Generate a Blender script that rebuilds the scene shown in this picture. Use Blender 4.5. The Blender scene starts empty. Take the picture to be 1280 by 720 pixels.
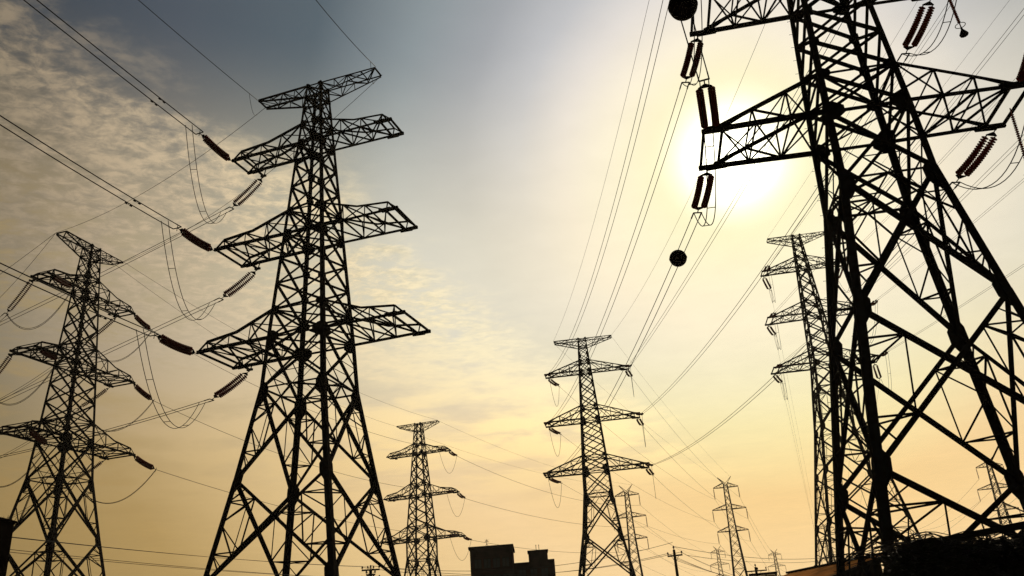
import bpy, math, random
import numpy as np
from mathutils import Vector, Matrix
random.seed(7)
R = math.radians
# ---------------------------------------------------------------- camera
scene = bpy.context.scene
cam_d = bpy.data.cameras.new("camera"); cam = bpy.data.objects.new("camera", cam_d)
scene.collection.objects.link(cam); scene.camera = cam
cam_d.sensor_width = 36.0; cam_d.lens = 29.78; cam_d.clip_start = 0.1; cam_d.clip_end = 9000
PITCH, ROLL = 0.40285, -0.07658
_r = Vector((1, 0, 0)); _u = Vector((0, -math.sin(PITCH), math.cos(PITCH))); _f = Vector((0, math.cos(PITCH), math.sin(PITCH)))
_right = math.cos(ROLL)*_r + math.sin(ROLL)*_u; _up = -math.sin(ROLL)*_r + math.cos(ROLL)*_u
m = Matrix((_right, _up, -_f)).transposed().to_4x4(); m.translation = Vector((0, 0, 1.6))
cam.matrix_world = m
# ---------------------------------------------------------------- sun and sky
SUN = Vector((0.25925, 0.82960, 0.49452)).normalized()
sd = bpy.data.lights.new("sun", 'SUN'); sun = bpy.data.objects.new("sun", sd); scene.collection.objects.link(sun)
sd.energy = 3.8; sd.angle = R(0.5); sd.color = (1.0, 0.86, 0.62)
sun.rotation_euler = SUN.to_track_quat('Z', 'Y').to_euler(); sun.location = (0, 0, 80)
vs = scene.view_settings
vs.view_transform = 'Standard'; vs.look = 'None'; vs.exposure = 0.0; vs.gamma = 1.0; vs.use_curve_mapping = False

world = bpy.data.worlds.new("World"); scene.world = world; world.use_nodes = True
NT = world.node_tree; NT.nodes.clear()
def nd(t, **k):
    n = NT.nodes.new(t)
    for a, b in k.items(): setattr(n, a, b)
    return n
def lk(a, b): NT.links.new(a, b)
def mth(op, a, b=None, c=None, clamp=False):
    n = nd('ShaderNodeMath', operation=op, use_clamp=clamp)
    for i, v in enumerate((a, b, c)):
        if v is None: continue
        if isinstance(v, (int, float)): n.inputs[i].default_value = v
        else: lk(v, n.inputs[i])
    return n.outputs[0]
def ramp(fac, stops, interp='LINEAR'):
    n = nd('ShaderNodeValToRGB'); cr = n.color_ramp; cr.interpolation = interp
    while len(cr.elements) < len(stops): cr.elements.new(0.5)
    for e, (p, c) in zip(cr.elements, stops):
        e.position = p; e.color = (*c, 1)
    lk(fac, n.inputs[0]); return n.outputs[0]
def smooth(x, a, b):
    n = nd('ShaderNodeMapRange', interpolation_type='SMOOTHSTEP', clamp=True)
    lk(x, n.inputs[0]); n.inputs[1].default_value = a; n.inputs[2].default_value = b
    return n.outputs[0]
def mix(f, a, b, bt='MIX'):
    n = nd('ShaderNodeMix', data_type='RGBA', blend_type=bt)
    if isinstance(f, (int, float)): n.inputs[0].default_value = f
    else: lk(f, n.inputs[0])
    for s, v in ((6, a), (7, b)):
        if isinstance(v, tuple): n.inputs[s].default_value = (*v, 1)
        else: lk(v, n.inputs[s])
    return n.outputs[2]
tc = nd('ShaderNodeTexCoord'); D = tc.outputs['Generated']
nrm = nd('ShaderNodeVectorMath', operation='NORMALIZE'); lk(D, nrm.inputs[0]); D = nrm.outputs[0]
dot = nd('ShaderNodeVectorMath', operation='DOT_PRODUCT'); lk(D, dot.inputs[0]); dot.inputs[1].default_value = SUN
ang = mth('ARCCOSINE', mth('MINIMUM', mth('MAXIMUM', dot.outputs['Value'], -1.0), 1.0))
af = mth('DIVIDE', ang, R(90), clamp=True)                       # 0..1 over 90 degrees away from the sun
sep = nd('ShaderNodeSeparateXYZ'); lk(D, sep.inputs[0])
DX, DY, DZ = sep.outputs
A60 = lambda d: d/90.0
HIGH_STOPS = [(0.0, (1.0, 0.951, 0.718)), (0.0556, (0.97, 0.88, 0.58)), (0.0889, (0.916, 0.827, 0.662)), (0.1222, (0.757, 0.707, 0.653)), (0.1556, (0.524, 0.526, 0.537)), (0.1944, (0.355, 0.37, 0.39)), (0.2444, (0.247, 0.287, 0.303)), (0.3111, (0.093, 0.122, 0.141)), (0.4, (0.072, 0.087, 0.106)), (0.4889, (0.048, 0.058, 0.07)), (0.5778, (0.04, 0.045, 0.05)), (0.7222, (0.02, 0.022, 0.022)), (1.0, (0.01, 0.009, 0.004))]
MID_STOPS = [(0.0, (1.0, 0.95, 0.718)), (0.0556, (0.975, 0.90, 0.55)), (0.0889, (0.98, 0.884, 0.596)), (0.1222, (0.952, 0.834, 0.601)), (0.1556, (0.853, 0.766, 0.588)), (0.1944, (0.763, 0.705, 0.556)), (0.2444, (0.75, 0.705, 0.57)), (0.3111, (0.66, 0.60, 0.43)), (0.4, (0.50, 0.41, 0.26)), (0.4889, (0.36, 0.27, 0.135)), (0.5778, (0.30, 0.20, 0.065)), (0.7222, (0.06, 0.045, 0.03)), (1.0, (0.015, 0.012, 0.009))]
LOW_STOPS = [(0.0, (1.0, 0.95, 0.72)), (0.0556, (1.0, 0.95, 0.621)), (0.0889, (1.0, 0.947, 0.559)), (0.1222, (1.0, 0.936, 0.489)), (0.1556, (1.0, 0.906, 0.412)), (0.1944, (1.0, 0.828, 0.323)), (0.2444, (0.916, 0.611, 0.243)), (0.3111, (0.90, 0.62, 0.30)), (0.4, (0.74, 0.51, 0.22)), (0.4889, (0.42, 0.265, 0.08)), (0.5778, (0.29, 0.185, 0.055)), (0.7222, (0.08, 0.05, 0.015)), (1.0, (0.02, 0.013, 0.006))]
CLOUD_STOPS = [(0.0, (1.0, .95, .76)), (A60(15), (.95, .86, .62)), (A60(22), (.97, .84, .54)), (A60(28), (.86, .71, .45)), (A60(35), (.62, .50, .33)), (A60(42), (.41, .325, .215)), (A60(48), (.21, .175, .115)), (A60(65), (.08, .06, .04)), (1.0, (.03, .025, .02))]
GLARE_DEG = 6.6; GLARE_POW = 2.6; GLARE_K = 2.4
# upper air: pale near the sun, slate away from it
el = mth('DIVIDE', mth('ARCSINE', mth('MAXIMUM', mth('MINIMUM', DZ, 1.0), -1.0)), R(1.0))
highc = ramp(af, HIGH_STOPS); midc = ramp(af, MID_STOPS); lowc = ramp(af, LOW_STOPS)      # clear air, thin dust, dense dust near the ground
base = mix(smooth(el, 22.0, 40.0), mix(smooth(el, 6.0, 22.0), lowc, midc), highc)
# altocumulus sheet: direction projected on a flat cloud deck
zz = mth('MAXIMUM', DZ, 0.05)
PX = mth('DIVIDE', DX, zz); PY = mth('DIVIDE', DY, zz)
pv = nd('ShaderNodeCombineXYZ'); lk(PX, pv.inputs[0]); lk(PY, pv.inputs[1])
def noise(scale, detail, rough, dist, mp=None, rot=0.0, sc=(1, 1, 1), loc=(0, 0, 0)):
    g = nd('ShaderNodeMapping'); lk(pv.outputs[0], g.inputs[0]); g.inputs['Rotation'].default_value = (0, 0, rot)
    g.inputs['Scale'].default_value = sc; g.inputs['Location'].default_value = loc
    n = nd('ShaderNodeTexNoise'); lk(g.outputs[0], n.inputs['Vector'])
    n.inputs['Scale'].default_value = scale; n.inputs['Detail'].default_value = detail
    n.inputs['Roughness'].default_value = rough; n.inputs['Distortion'].default_value = dist
    return n.outputs[0]
big = noise(1.7, 4, 0.55, 0.3, loc=(3.1, 1.7, 0))
med = noise(8.0, 5, 0.58, 0.4, rot=R(-30), sc=(1, 1.15, 1), loc=(0.4, 2.2, 0))
fine = noise(21.0, 9, 0.66, 0.35, rot=R(-30), sc=(1.0, 1.2, 1))
edge = mth('SUBTRACT', mth('ADD', -1.10, mth('MULTIPLY', PY, 0.43)), PX)      # >0 inside the sheet
edge = mth('ADD', edge, mth('MULTIPLY', mth('SUBTRACT', big, 0.5), 0.55))
edge = mth('ADD', edge, mth('MULTIPLY', mth('SUBTRACT', med, 0.5), 0.25))
sheet = smooth(edge, -0.05, 0.22)
tex = mth('ADD', mth('MULTIPLY', med, 0.52), mth('MULTIPLY', fine, 0.48))
tex = mth('ADD', mth('MULTIPLY', tex, smooth(el, 12.0, 25.0)), mth('MULTIPLY', mth('ADD', mth('MULTIPLY', big, 0.9), 0.06), mth('SUBTRACT', 1.0, smooth(el, 12.0, 25.0))))
cov = smooth(mth('ADD', tex, mth('MULTIPLY', mth('SUBTRACT', big, 0.5), 0.22)), 0.36, 0.58)
fade = smooth(el, 8.0, 15.0)
cm = mth('MULTIPLY', mth('MULTIPLY', sheet, cov), fade)
cloudc = mix(smooth(el, 16.0, 27.0), ramp(af, CLOUD_STOPS), mix(1.0, ramp(af, CLOUD_STOPS), ramp(fine, [(0.34, (.60, .63, .67)), (0.60, (1.03, 1.0, .97))]), 'MULTIPLY'))
cloudc = mix(mth('SUBTRACT', 1.0, smooth(el, 10.0, 20.0)), cloudc, mix(1.0, cloudc, (1.30, 1.12, 0.70), 'MULTIPLY'))     # low cloud seen through the dust
veil = mth('ADD', mth('MULTIPLY', mth('SUBTRACT', mth('ADD', mth('MULTIPLY', big, 0.55), mth('MULTIPLY', med, 0.45)), 0.5), 0.22), 1.0)      # thin uneven cirrus veil
vc = nd('ShaderNodeCombineColor'); [lk(veil, vc.inputs[i]) for i in range(3)]
base = mix(1.0, base, vc.outputs[0], 'MULTIPLY')
skyc = mix(mth('MULTIPLY', cm, 0.92), base, cloudc)
# the glare of the sun through the dust, and the sun's own blinding core
core = mth('MULTIPLY', mth('POWER', mth('SUBTRACT', 1.0, smooth(ang, 0.0, R(GLARE_DEG))), GLARE_POW), GLARE_K)
gl = mix(1.0, skyc, (0, 0, 0), 'ADD')
gcol = nd('ShaderNodeCombineColor'); 
lk(core, gcol.inputs[0]); lk(mth('MULTIPLY', core, 0.97), gcol.inputs[1]); lk(mth('MULTIPLY', core, 0.78), gcol.inputs[2])
skyc = mix(1.0, skyc, gcol.outputs[0], 'ADD')
bgc = nd('ShaderNodeBackground'); lk(skyc, bgc.inputs[0]); bgc.inputs[1].default_value = 1.0
ns = nd('ShaderNodeTexSky', sky_type='NISHITA'); ns.sun_disc = False; ns.sun_elevation = math.asin(SUN.z)
ns.sun_rotation = math.atan2(SUN.x, SUN.y); ns.air_density = 1.0; ns.dust_density = 1.0; ns.ozone_density = 1.0
bgn = nd('ShaderNodeBackground'); lk(ns.outputs[0], bgn.inputs[0]); bgn.inputs[1].default_value = 0.003
add = nd('ShaderNodeAddShader'); lk(bgc.outputs[0], add.inputs[0]); lk(bgn.outputs[0], add.inputs[1])
wo = nd('ShaderNodeOutputWorld'); lk(add.outputs[0], wo.inputs[0])
# ---------------------------------------------------------------- materials
def mat(name, col, rough=0.7, metal=0.0, vary=0.35, scale=6.0, bump=0.0, trans=0.0, col2=None, spec=0.3):
    M = bpy.data.materials.new(name); M.use_nodes = True; n = M.node_tree; b = n.nodes['Principled BSDF']
    b.inputs['Roughness'].default_value = rough; b.inputs['Metallic'].default_value = metal
    b.inputs['Specular IOR Level'].default_value = spec
    t = n.nodes.new('ShaderNodeTexCoord'); z = n.nodes.new('ShaderNodeTexNoise'); n.links.new(t.outputs['Object'], z.inputs['Vector'])
    z.inputs['Scale'].default_value = scale; z.inputs['Detail'].default_value = 6
    c = n.nodes.new('ShaderNodeValToRGB'); n.links.new(z.outputs[0], c.inputs[0])
    c2 = col2 or tuple(x*(1-vary) for x in col)
    c.color_ramp.elements[0].position = 0.35; c.color_ramp.elements[0].color = (*c2, 1)
    c.color_ramp.elements[1].position = 0.62; c.color_ramp.elements[1].color = (*col, 1)
    n.links.new(c.outputs[0], b.inputs['Base Color'])
    if bump:
        bp = n.nodes.new('ShaderNodeBump'); bp.inputs['Strength'].default_value = bump; bp.inputs['Distance'].default_value = 0.05
        n.links.new(z.outputs[0], bp.inputs['Height']); n.links.new(bp.outputs[0], b.inputs['Normal'])
    if trans: b.inputs['Transmission Weight'].default_value = trans
    return M
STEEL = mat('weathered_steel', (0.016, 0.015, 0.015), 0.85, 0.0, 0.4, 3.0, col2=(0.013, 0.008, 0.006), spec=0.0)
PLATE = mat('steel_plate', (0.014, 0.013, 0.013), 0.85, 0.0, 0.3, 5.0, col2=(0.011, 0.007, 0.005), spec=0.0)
WIRE = mat('weathered_wire', (0.02, 0.02, 0.02), 0.9, 0.0, 0.3, 2.0, spec=0.1)
SHED = mat('brown_rubber_shed', (0.15, 0.032, 0.012), 0.6, 0.0, 0.4, 4.0, spec=0.2)
_n = SHED.node_tree; _t = _n.nodes.new('ShaderNodeBsdfTranslucent'); _t.inputs[0].default_value = (0.45, 0.10, 0.03, 1); _m = _n.nodes.new('ShaderNodeMixShader'); _m.inputs[0].default_value = 0.3
_n.links.new(_n.nodes['Principled BSDF'].outputs[0], _m.inputs[1]); _n.links.new(_t.outputs[0], _m.inputs[2]); _n.links.new(_m.outputs[0], [x for x in _n.nodes if x.type == 'OUTPUT_MATERIAL'][0].inputs[0])
BALLM = mat('marker_ball_shell', (0.015, 0.008, 0.008), 0.8, 0.0, 0.3, 3.0, spec=0.05)
CONC = mat('concrete', (0.10, 0.09, 0.08), 0.9, 0, 0.3, 2.5, 0.3)
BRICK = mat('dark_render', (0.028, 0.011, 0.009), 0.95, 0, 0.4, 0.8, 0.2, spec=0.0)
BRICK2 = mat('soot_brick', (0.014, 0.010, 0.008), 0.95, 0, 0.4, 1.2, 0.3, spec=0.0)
GLASS = mat('window_glass', (0.02, 0.022, 0.025), 0.15, 0, 0.2, 2.0, spec=0.6)
WOOD = mat('creosote_wood', (0.02, 0.014, 0.01), 0.9, 0, 0.5, 8.0, 0.3)
PORC = mat('porcelain', (0.16, 0.07, 0.04), 0.4, 0, 0.2, 4.0)
TWIG = mat('dry_bramble', (0.016, 0.012, 0.008), 0.95, 0, 0.5, 9.0)
LEAF = mat('bramble_leaf', (0.015, 0.018, 0.008), 0.9, 0, 0.5, 5.0)
SOIL = mat('dry_soil', (0.07, 0.055, 0.035), 0.97, 0, 0.5, 0.08, 0.3, col2=(0.035, 0.038, 0.018))
SHEET = mat('rusty_roof_sheet', (0.62, 0.28, 0.085), 0.9, 0.0, 0.35, 0.9, col2=(0.45, 0.18, 0.05), spec=0.0)
PANEL = mat('pale_sign_panel', (0.55, 0.54, 0.50), 0.7, 0, 0.1, 2.0)

# ---------------------------------------------------------------- mesh collecting helpers
C = scene.collection
class MB:
    def __init__(s): s.v = []; s.f = []; s.n = 0
    def add(s, v, f):
        s.v.extend(v); s.f.extend([tuple(i+s.n for i in q) for q in f]); s.n += len(v)
    def prism(s, p, q, prof):            # prof: list of (a, b) offsets with unit vectors given
        n = len(prof); v = [tuple(p+o) for o in prof]+[tuple(q+o) for o in prof]
        f = [(i, (i+1) % n, n+(i+1) % n, n+i) for i in range(n)]+[tuple(range(n))[::-1], tuple(range(n, 2*n))]
        s.add(v, f)
    def angle(s, p, q, a, u, v):         # rolled steel angle section with legs along u and v
        p = np.array(p, float); q = np.array(q, float); t = a*0.13
        u = np.array(u, float); v = np.array(v, float); d = q-p; L = np.linalg.norm(d)
        if L < 1e-6: return
        d /= L; u = u-d*(u@d); u /= (np.linalg.norm(u)+1e-9); v = v-d*(v@d); v = v-u*(v@u); v /= (np.linalg.norm(v)+1e-9)
        o = -(u+v)*a*0.3
        s.prism(p, q, [o, o+u*a, o+u*a+v*t, o+u*t+v*t, o+u*t+v*a, o+v*a])
    def brace(s, p, q, a, n):            # angle section lying flat against a plane of normal n
        d = np.array(q, float)-np.array(p, float); u = np.cross(d, n)
        if np.linalg.norm(u) < 1e-6: u = np.cross(d, (0.3, 0.5, 1))
        s.angle(p, q, a, u, -np.array(n, float))
    def bar(s, p, q, w, h=None, up=(0, 0, 1)):
        p = np.array(p, float); q = np.array(q, float); d = q-p; d /= (np.linalg.norm(d)+1e-9); h = h or w
        u = np.cross(d, up)
        if np.linalg.norm(u) < 1e-4: u = np.cross(d, (1, 0, 0))
        u /= np.linalg.norm(u); v = np.cross(u, d)
        s.prism(p, q, [u*w/2+v*h/2, -u*w/2+v*h/2, -u*w/2-v*h/2, u*w/2-v*h/2])
    def tube(s, pts, r, k=6, caps=True, radii=None):
        pts = [np.array(x, float) for x in pts]; n = len(pts); vs_ = []; ref = np.array((0.31, 0.17, 0.93))
        for i, p in enumerate(pts):
            d = pts[min(i+1, n-1)]-pts[max(i-1, 0)]; d /= (np.linalg.norm(d)+1e-9)
            u = np.cross(d, ref); u /= (np.linalg.norm(u)+1e-9); v = np.cross(d, u); rr = radii[i] if radii else r
            for j in range(k):
                a = 2*math.pi*j/k; vs_.append(tuple(p+rr*(math.cos(a)*u+math.sin(a)*v)))
        f = [(i*k+j, i*k+(j+1) % k, (i+1)*k+(j+1) % k, (i+1)*k+j) for i in range(n-1) for j in range(k)]
        if caps: f += [tuple(range(k))[::-1], tuple(range((n-1)*k, n*k))]
        s.add(vs_, f)
    def lathe(s, p, q, prof, k=12):      # prof: (t along 0..1, radius)
        p = np.array(p, float); q = np.array(q, float)
        s.tube([p+(q-p)*t for t, _ in prof], 0, k, True, [r for _, r in prof])
    def plate(s, pts, n, t):
        n = np.array(n, float); n /= np.linalg.norm(n); pts = [np.array(x, float) for x in pts]; k = len(pts)
        v = [tuple(x-n*t/2) for x in pts]+[tuple(x+n*t/2) for x in pts]
        s.add(v, [tuple(range(k))[::-1], tuple(range(k, 2*k))]+[(i, (i+1) % k, k+(i+1) % k, k+i) for i in range(k)])
    def box(s, lo, hi):
        x0, y0, z0 = lo; x1, y1, z1 = hi
        v = [(x0, y0, z0), (x1, y0, z0), (x1, y1, z0), (x0, y1, z0), (x0, y0, z1), (x1, y0, z1), (x1, y1, z1), (x0, y1, z1)]
        s.add(v, [(0, 3, 2, 1), (4, 5, 6, 7), (0, 1, 5, 4), (1, 2, 6, 5), (2, 3, 7, 6), (3, 0, 4, 7)])
    def build(s, name, m, parent=None, smooth=False):
        me = bpy.data.meshes.new(name); me.from_pydata([tuple(map(float, a)) for a in s.v], [], s.f); me.materials.append(m)
        if smooth: me.polygons.foreach_set('use_smooth', [True]*len(me.polygons))
        me.update(); o = bpy.data.objects.new(name, me); C.objects.link(o)
        if parent: o.parent = parent
        return o
def thing(name, label, cat, loc=(0, 0, 0), rz=0.0, group=None):
    o = bpy.data.objects.new(name, None); C.objects.link(o); o.location = loc; o.rotation_euler = (0, 0, rz)
    o.empty_display_size = 0.5; o['label'] = label; o['category'] = cat
    if group: o['group'] = group
    return o
def tag(o, label, cat, group=None):
    o['label'] = label; o['category'] = cat
    if group: o['group'] = group
    return o

# ---------------------------------------------------------------- ground
g = MB(); N = 60
gv = []
for i in range(N+1):
    for j in range(N+1):
        x = -4000+8000*i/N; y = -4000+8000*j/N; gv.append((x, y, 0.0))
g.add(gv, [(i*(N+1)+j, (i+1)*(N+1)+j, (i+1)*(N+1)+j+1, i*(N+1)+j+1) for i in range(N) for j in range(N)])
go = g.build('ground', SOIL); go['kind'] = 'structure'

TOWERS = [
 (-14.98, 58.45, 23.45, -0.2937, {'zu3': 2.21, 'zl2': 8.5, 'zu2': 10.56, 'zl1': 16.83, 'zu1': 18.72, 'ztl': 21.44, 'zT': 22.58, 'zws': -3.77, 'zn1': -10.24, 'w3': 2.23, 'wT': 0.63, 'wws': 2.45, 'wn1': 3.44, 'L1': 6.29, 'L2': 6.86, 'L3': 7.39, 'LT': 5.37, 't1': 1.08, 't2': 1.73, 't3': 2.16, 'tT': 0.58, 'zn2': -16.84, 'wn2': 4.58, 'M1': 6.31, 'M2': 6.99, 'M3': 7.58, 'MT': 5.57}),
 (-49.29, 89.0, 25.51, 1.2993, {'zu3': 2.21, 'zl2': 8.5, 'zu2': 10.8, 'zl1': 17.2, 'zu1': 19.18, 'ztl': 21.91, 'zT': 23.21, 'zws': -4.06, 'zn1': -10.38, 'w3': 1.94, 'wT': 0.67, 'wws': 2.2, 'wn1': 3.17, 'L1': 5.79, 'L2': 6.41, 'L3': 6.35, 'LT': 4.66, 't1': 1.1, 't2': 1.55, 't3': 1.82, 'tT': 0.69, 'zn2': -17.04, 'wn2': 4.3, 'M1': 6.06, 'M2': 6.79, 'M3': 7.76, 'MT': 4.51}),
 (11.62, 141.72, 28.03, -0.1214, {'zu3': 2.18, 'zl2': 8.5, 'zu2': 10.77, 'zl1': 17.08, 'zu1': 18.94, 'ztl': 21.65, 'zT': 23.04, 'zws': -4.01, 'zn1': -10.47, 'w3': 2.11, 'wT': 0.68, 'wws': 2.27, 'wn1': 3.05, 'L1': 6.18, 'L2': 6.94, 'L3': 7.75, 'LT': 4.95, 't1': 1.04, 't2': 1.55, 't3': 1.89, 'tT': 0.64, 'zn2': -17.04, 'wn2': 4.3, 'M1': 6.61, 'M2': 7.44, 'M3': 7.88, 'MT': 5.2}),
 (-21.55, 172.72, 22.9, -0.2736, {'zu3': 2.41, 'zl2': 8.5, 'zu2': 10.81, 'zl1': 17.04, 'zu1': 18.95, 'ztl': 21.73, 'zT': 23.22, 'zws': -3.9, 'zn1': -10.38, 'w3': 2.27, 'wT': 0.66, 'wws': 2.26, 'wn1': 3.17, 'L1': 6.01, 'L2': 6.73, 'L3': 7.35, 'LT': 4.71, 't1': 0.95, 't2': 1.12, 't3': 1.92, 'tT': 0.64, 'zn2': -17.04, 'wn2': 4.3, 'M1': 5.67, 'M2': 7.02, 'M3': 7.61, 'MT': 4.41}),
 (49.09, 131.45, 40.09, -0.138, {'zu3': 2.25, 'zl2': 8.5, 'zu2': 10.76, 'zl1': 17.04, 'zu1': 19.0, 'ztl': 21.54, 'zT': 23.01, 'zws': -3.87, 'zn1': -10.38, 'w3': 1.87, 'wT': 0.64, 'wws': 2.35, 'wn1': 3.17, 'L1': 5.94, 'L2': 6.69, 'L3': 7.3, 'LT': 4.77, 't1': 1.02, 't2': 1.81, 't3': 1.79, 'tT': 0.64, 'zn2': -17.04, 'wn2': 4.3, 'M1': 6.06, 'M2': 8.03, 'M3': 7.54, 'MT': 4.85}),
 (17.83, 36.16, 24.23, -0.132, {'zu3': 2.25, 'zl2': 8.5, 'zu2': 10.74, 'zl1': 17.04, 'zu1': 18.96, 'ztl': 21.65, 'zT': 23.01, 'zws': -3.78, 'zn1': -10.42, 'w3': 1.9, 'wT': 0.71, 'wws': 2.05, 'wn1': 3.01, 'L1': 6.07, 'L2': 6.07, 'L3': 6.88, 'LT': 4.9, 't1': 1.04, 't2': 1.55, 't3': 1.76, 'tT': 0.64, 'zn2': -17.24, 'wn2': 4.03, 'M1': 6.11, 'M2': 5.5, 'M3': 6.55, 'MT': 4.9}),
]
VT = {'V1': ((55.52, 242.46, 0.0), -0.14), 'V2': ((129.21, 241.36, 0.0), -0.314), 'V4': ((27.76, 243.21, 0.0), -0.209), 'V3': ((92.39, 444.02, 0.0), -0.14), 'V5': ((131.98, 487.4, 0.0), -0.14), 'V6': ((123.58, 370.86, 0.0), -0.14)}
STRINGS = [
 (6, 1, -1, 1, (11.46, 38.06, 41.12), (11.66, 41.53, 40.2)),
 (3, 1, -1, -1, (4.87, 141.5, 44.95), (5.07, 138.02, 44.03)),
 (6, 1, 1, 1, (24.52, 36.32, 41.12), (24.73, 39.8, 40.2)),
 (3, 1, 1, -1, (18.55, 139.83, 44.95), (18.76, 136.35, 44.03)),
 (6, 2, -1, 1, (11.52, 38.57, 32.58), (11.29, 42.11, 32.01)),
 (3, 2, -1, -1, (4.05, 141.08, 36.38), (4.26, 137.61, 35.45)),
 (6, 2, 1, 1, (23.98, 36.91, 32.58), (23.68, 40.35, 31.56)),
 (3, 2, 1, -1, (19.32, 139.22, 36.38), (19.53, 135.75, 35.45)),
 (6, 3, -1, 1, (10.75, 38.87, 24.08), (10.71, 42.4, 23.38)),
 (3, 3, -1, -1, (3.21, 140.85, 27.88), (3.41, 137.37, 26.95)),
 (6, 3, 1, 1, (25.06, 36.97, 24.08), (24.15, 40.25, 22.91)),
 (3, 3, 1, -1, (19.71, 138.83, 27.88), (19.92, 135.36, 26.95)),
 (6, 1, -1, -1, (11.18, 36.0, 41.12), (10.31, 32.56, 41.77)),
 (6, 1, 1, -1, (24.25, 34.26, 41.12), (23.38, 30.83, 41.77)),
 (6, 2, -1, -1, (11.11, 35.49, 32.58), (10.25, 32.05, 33.23)),
 (6, 2, 1, -1, (23.57, 33.83, 32.58), (22.7, 30.4, 33.23)),
 (6, 3, -1, -1, (10.29, 35.39, 24.08), (9.42, 31.96, 24.73)),
 (6, 3, 1, -1, (24.59, 33.49, 24.08), (23.73, 30.06, 24.73)),
 (1, 1, -1, -1, (-22.17, 59.49, 40.13), (-23.62, 55.91, 40.7)),
 (1, 1, -1, 1, (-20.42, 62.17, 40.13), (-23.45, 63.47, 38.09)),
 (1, 2, -1, -1, (-22.91, 59.04, 31.8), (-24.49, 55.49, 32.16)),
 (1, 2, -1, 1, (-20.79, 62.95, 31.8), (-24.01, 64.0, 29.9)),
 (1, 3, -1, -1, (-23.54, 58.78, 23.3), (-25.32, 55.33, 23.67)),
 (1, 3, -1, 1, (-21.17, 63.52, 23.3), (-24.44, 64.63, 21.52)),
 (2, 1, -1, -1, (-49.91, 82.65, 42.56), (-49.18, 86.17, 42.52)),
 (2, 1, -1, 1, (-52.04, 83.24, 42.56), (-54.5, 83.36, 38.67)),
 (2, 1, 1, -1, (-46.47, 95.03, 42.56), (-45.34, 98.27, 41.47)),
 (2, 1, 1, 1, (-48.6, 95.62, 42.56), (-51.85, 95.14, 39.3)),
 (4, 1, 1, -1, (-15.87, 170.13, 39.79), (-16.97, 166.81, 39.29)),
 (4, 1, 1, 1, (-15.35, 171.97, 39.79), (-14.12, 175.33, 39.41)),
 (2, 2, -1, -1, (-49.66, 81.93, 33.86), (-49.23, 85.5, 33.78)),
 (2, 2, -1, 1, (-52.64, 82.76, 33.86), (-54.81, 82.6, 30.15)),
 (2, 2, 1, -1, (-45.85, 95.61, 33.86), (-44.39, 98.55, 32.39)),
 (2, 2, 1, 1, (-48.83, 96.44, 33.86), (-51.97, 95.56, 31.19)),
 (4, 2, 1, -1, (-14.61, 169.61, 31.25), (-15.71, 166.29, 30.75)),
 (4, 2, 1, 1, (-14.01, 171.76, 31.25), (-12.86, 175.11, 30.59)),
 (2, 3, -1, -1, (-49.38, 81.91, 25.36), (-48.92, 85.35, 24.4)),
 (2, 3, -1, 1, (-52.88, 82.89, 25.36), (-54.7, 82.45, 22.28)),
 (2, 3, 1, -1, (-45.33, 96.47, 25.36), (-43.69, 99.44, 24.17)),
 (2, 3, 1, 1, (-48.83, 97.44, 25.36), (-51.84, 96.36, 22.92)),
 (4, 3, 1, -1, (-14.25, 168.68, 22.75), (-15.35, 165.35, 22.25)),
 (4, 3, 1, 1, (-13.22, 172.37, 22.75), (-12.02, 175.75, 22.41)),
 (3, 1, -1, 1, (5.12, 143.56, 44.95), (7.07, 146.51, 44.26)),
 (3, 2, -1, 1, (4.43, 144.16, 36.38), (6.57, 146.97, 35.69)),
 (3, 3, -1, 1, (3.67, 144.6, 27.88), (5.93, 147.33, 27.31)),
 (3, 1, 1, 1, (18.8, 141.89, 44.95), (19.92, 145.3, 44.65)),
 (3, 2, 1, 1, (19.7, 142.3, 36.38), (20.8, 145.68, 35.84)),
 (3, 3, 1, 1, (20.17, 142.58, 27.88), (21.47, 145.88, 27.22)),
 (5, 1, -1, -1, (42.57, 131.32, 56.98), (42.24, 127.77, 56.51)),
 (5, 1, -1, 1, (42.85, 133.34, 56.98), (44.49, 136.16, 55.46)),
 (5, 2, -1, -1, (41.72, 130.64, 48.44), (41.39, 127.09, 47.97)),
 (5, 2, -1, 1, (42.22, 134.23, 48.44), (44.04, 137.18, 47.48)),
 (5, 3, -1, -1, (41.12, 130.74, 39.94), (40.79, 127.19, 39.47)),
 (5, 3, -1, 1, (41.62, 134.29, 39.94), (43.53, 137.25, 39.18)),
 (5, 1, 1, -1, (55.44, 129.54, 56.98), (55.11, 125.98, 56.51)),
 (5, 1, 1, 1, (55.72, 131.55, 56.98), (55.74, 135.01, 55.99)),
 (5, 2, 1, -1, (57.29, 128.48, 48.44), (56.95, 124.93, 47.97)),
 (5, 2, 1, 1, (57.79, 132.07, 48.44), (55.7, 133.94, 45.36)),
 (5, 3, 1, -1, (56.81, 128.57, 39.94), (56.48, 125.01, 39.47)),
 (5, 3, 1, 1, (57.3, 132.11, 39.94), (58.64, 134.63, 37.74)),
]
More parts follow.
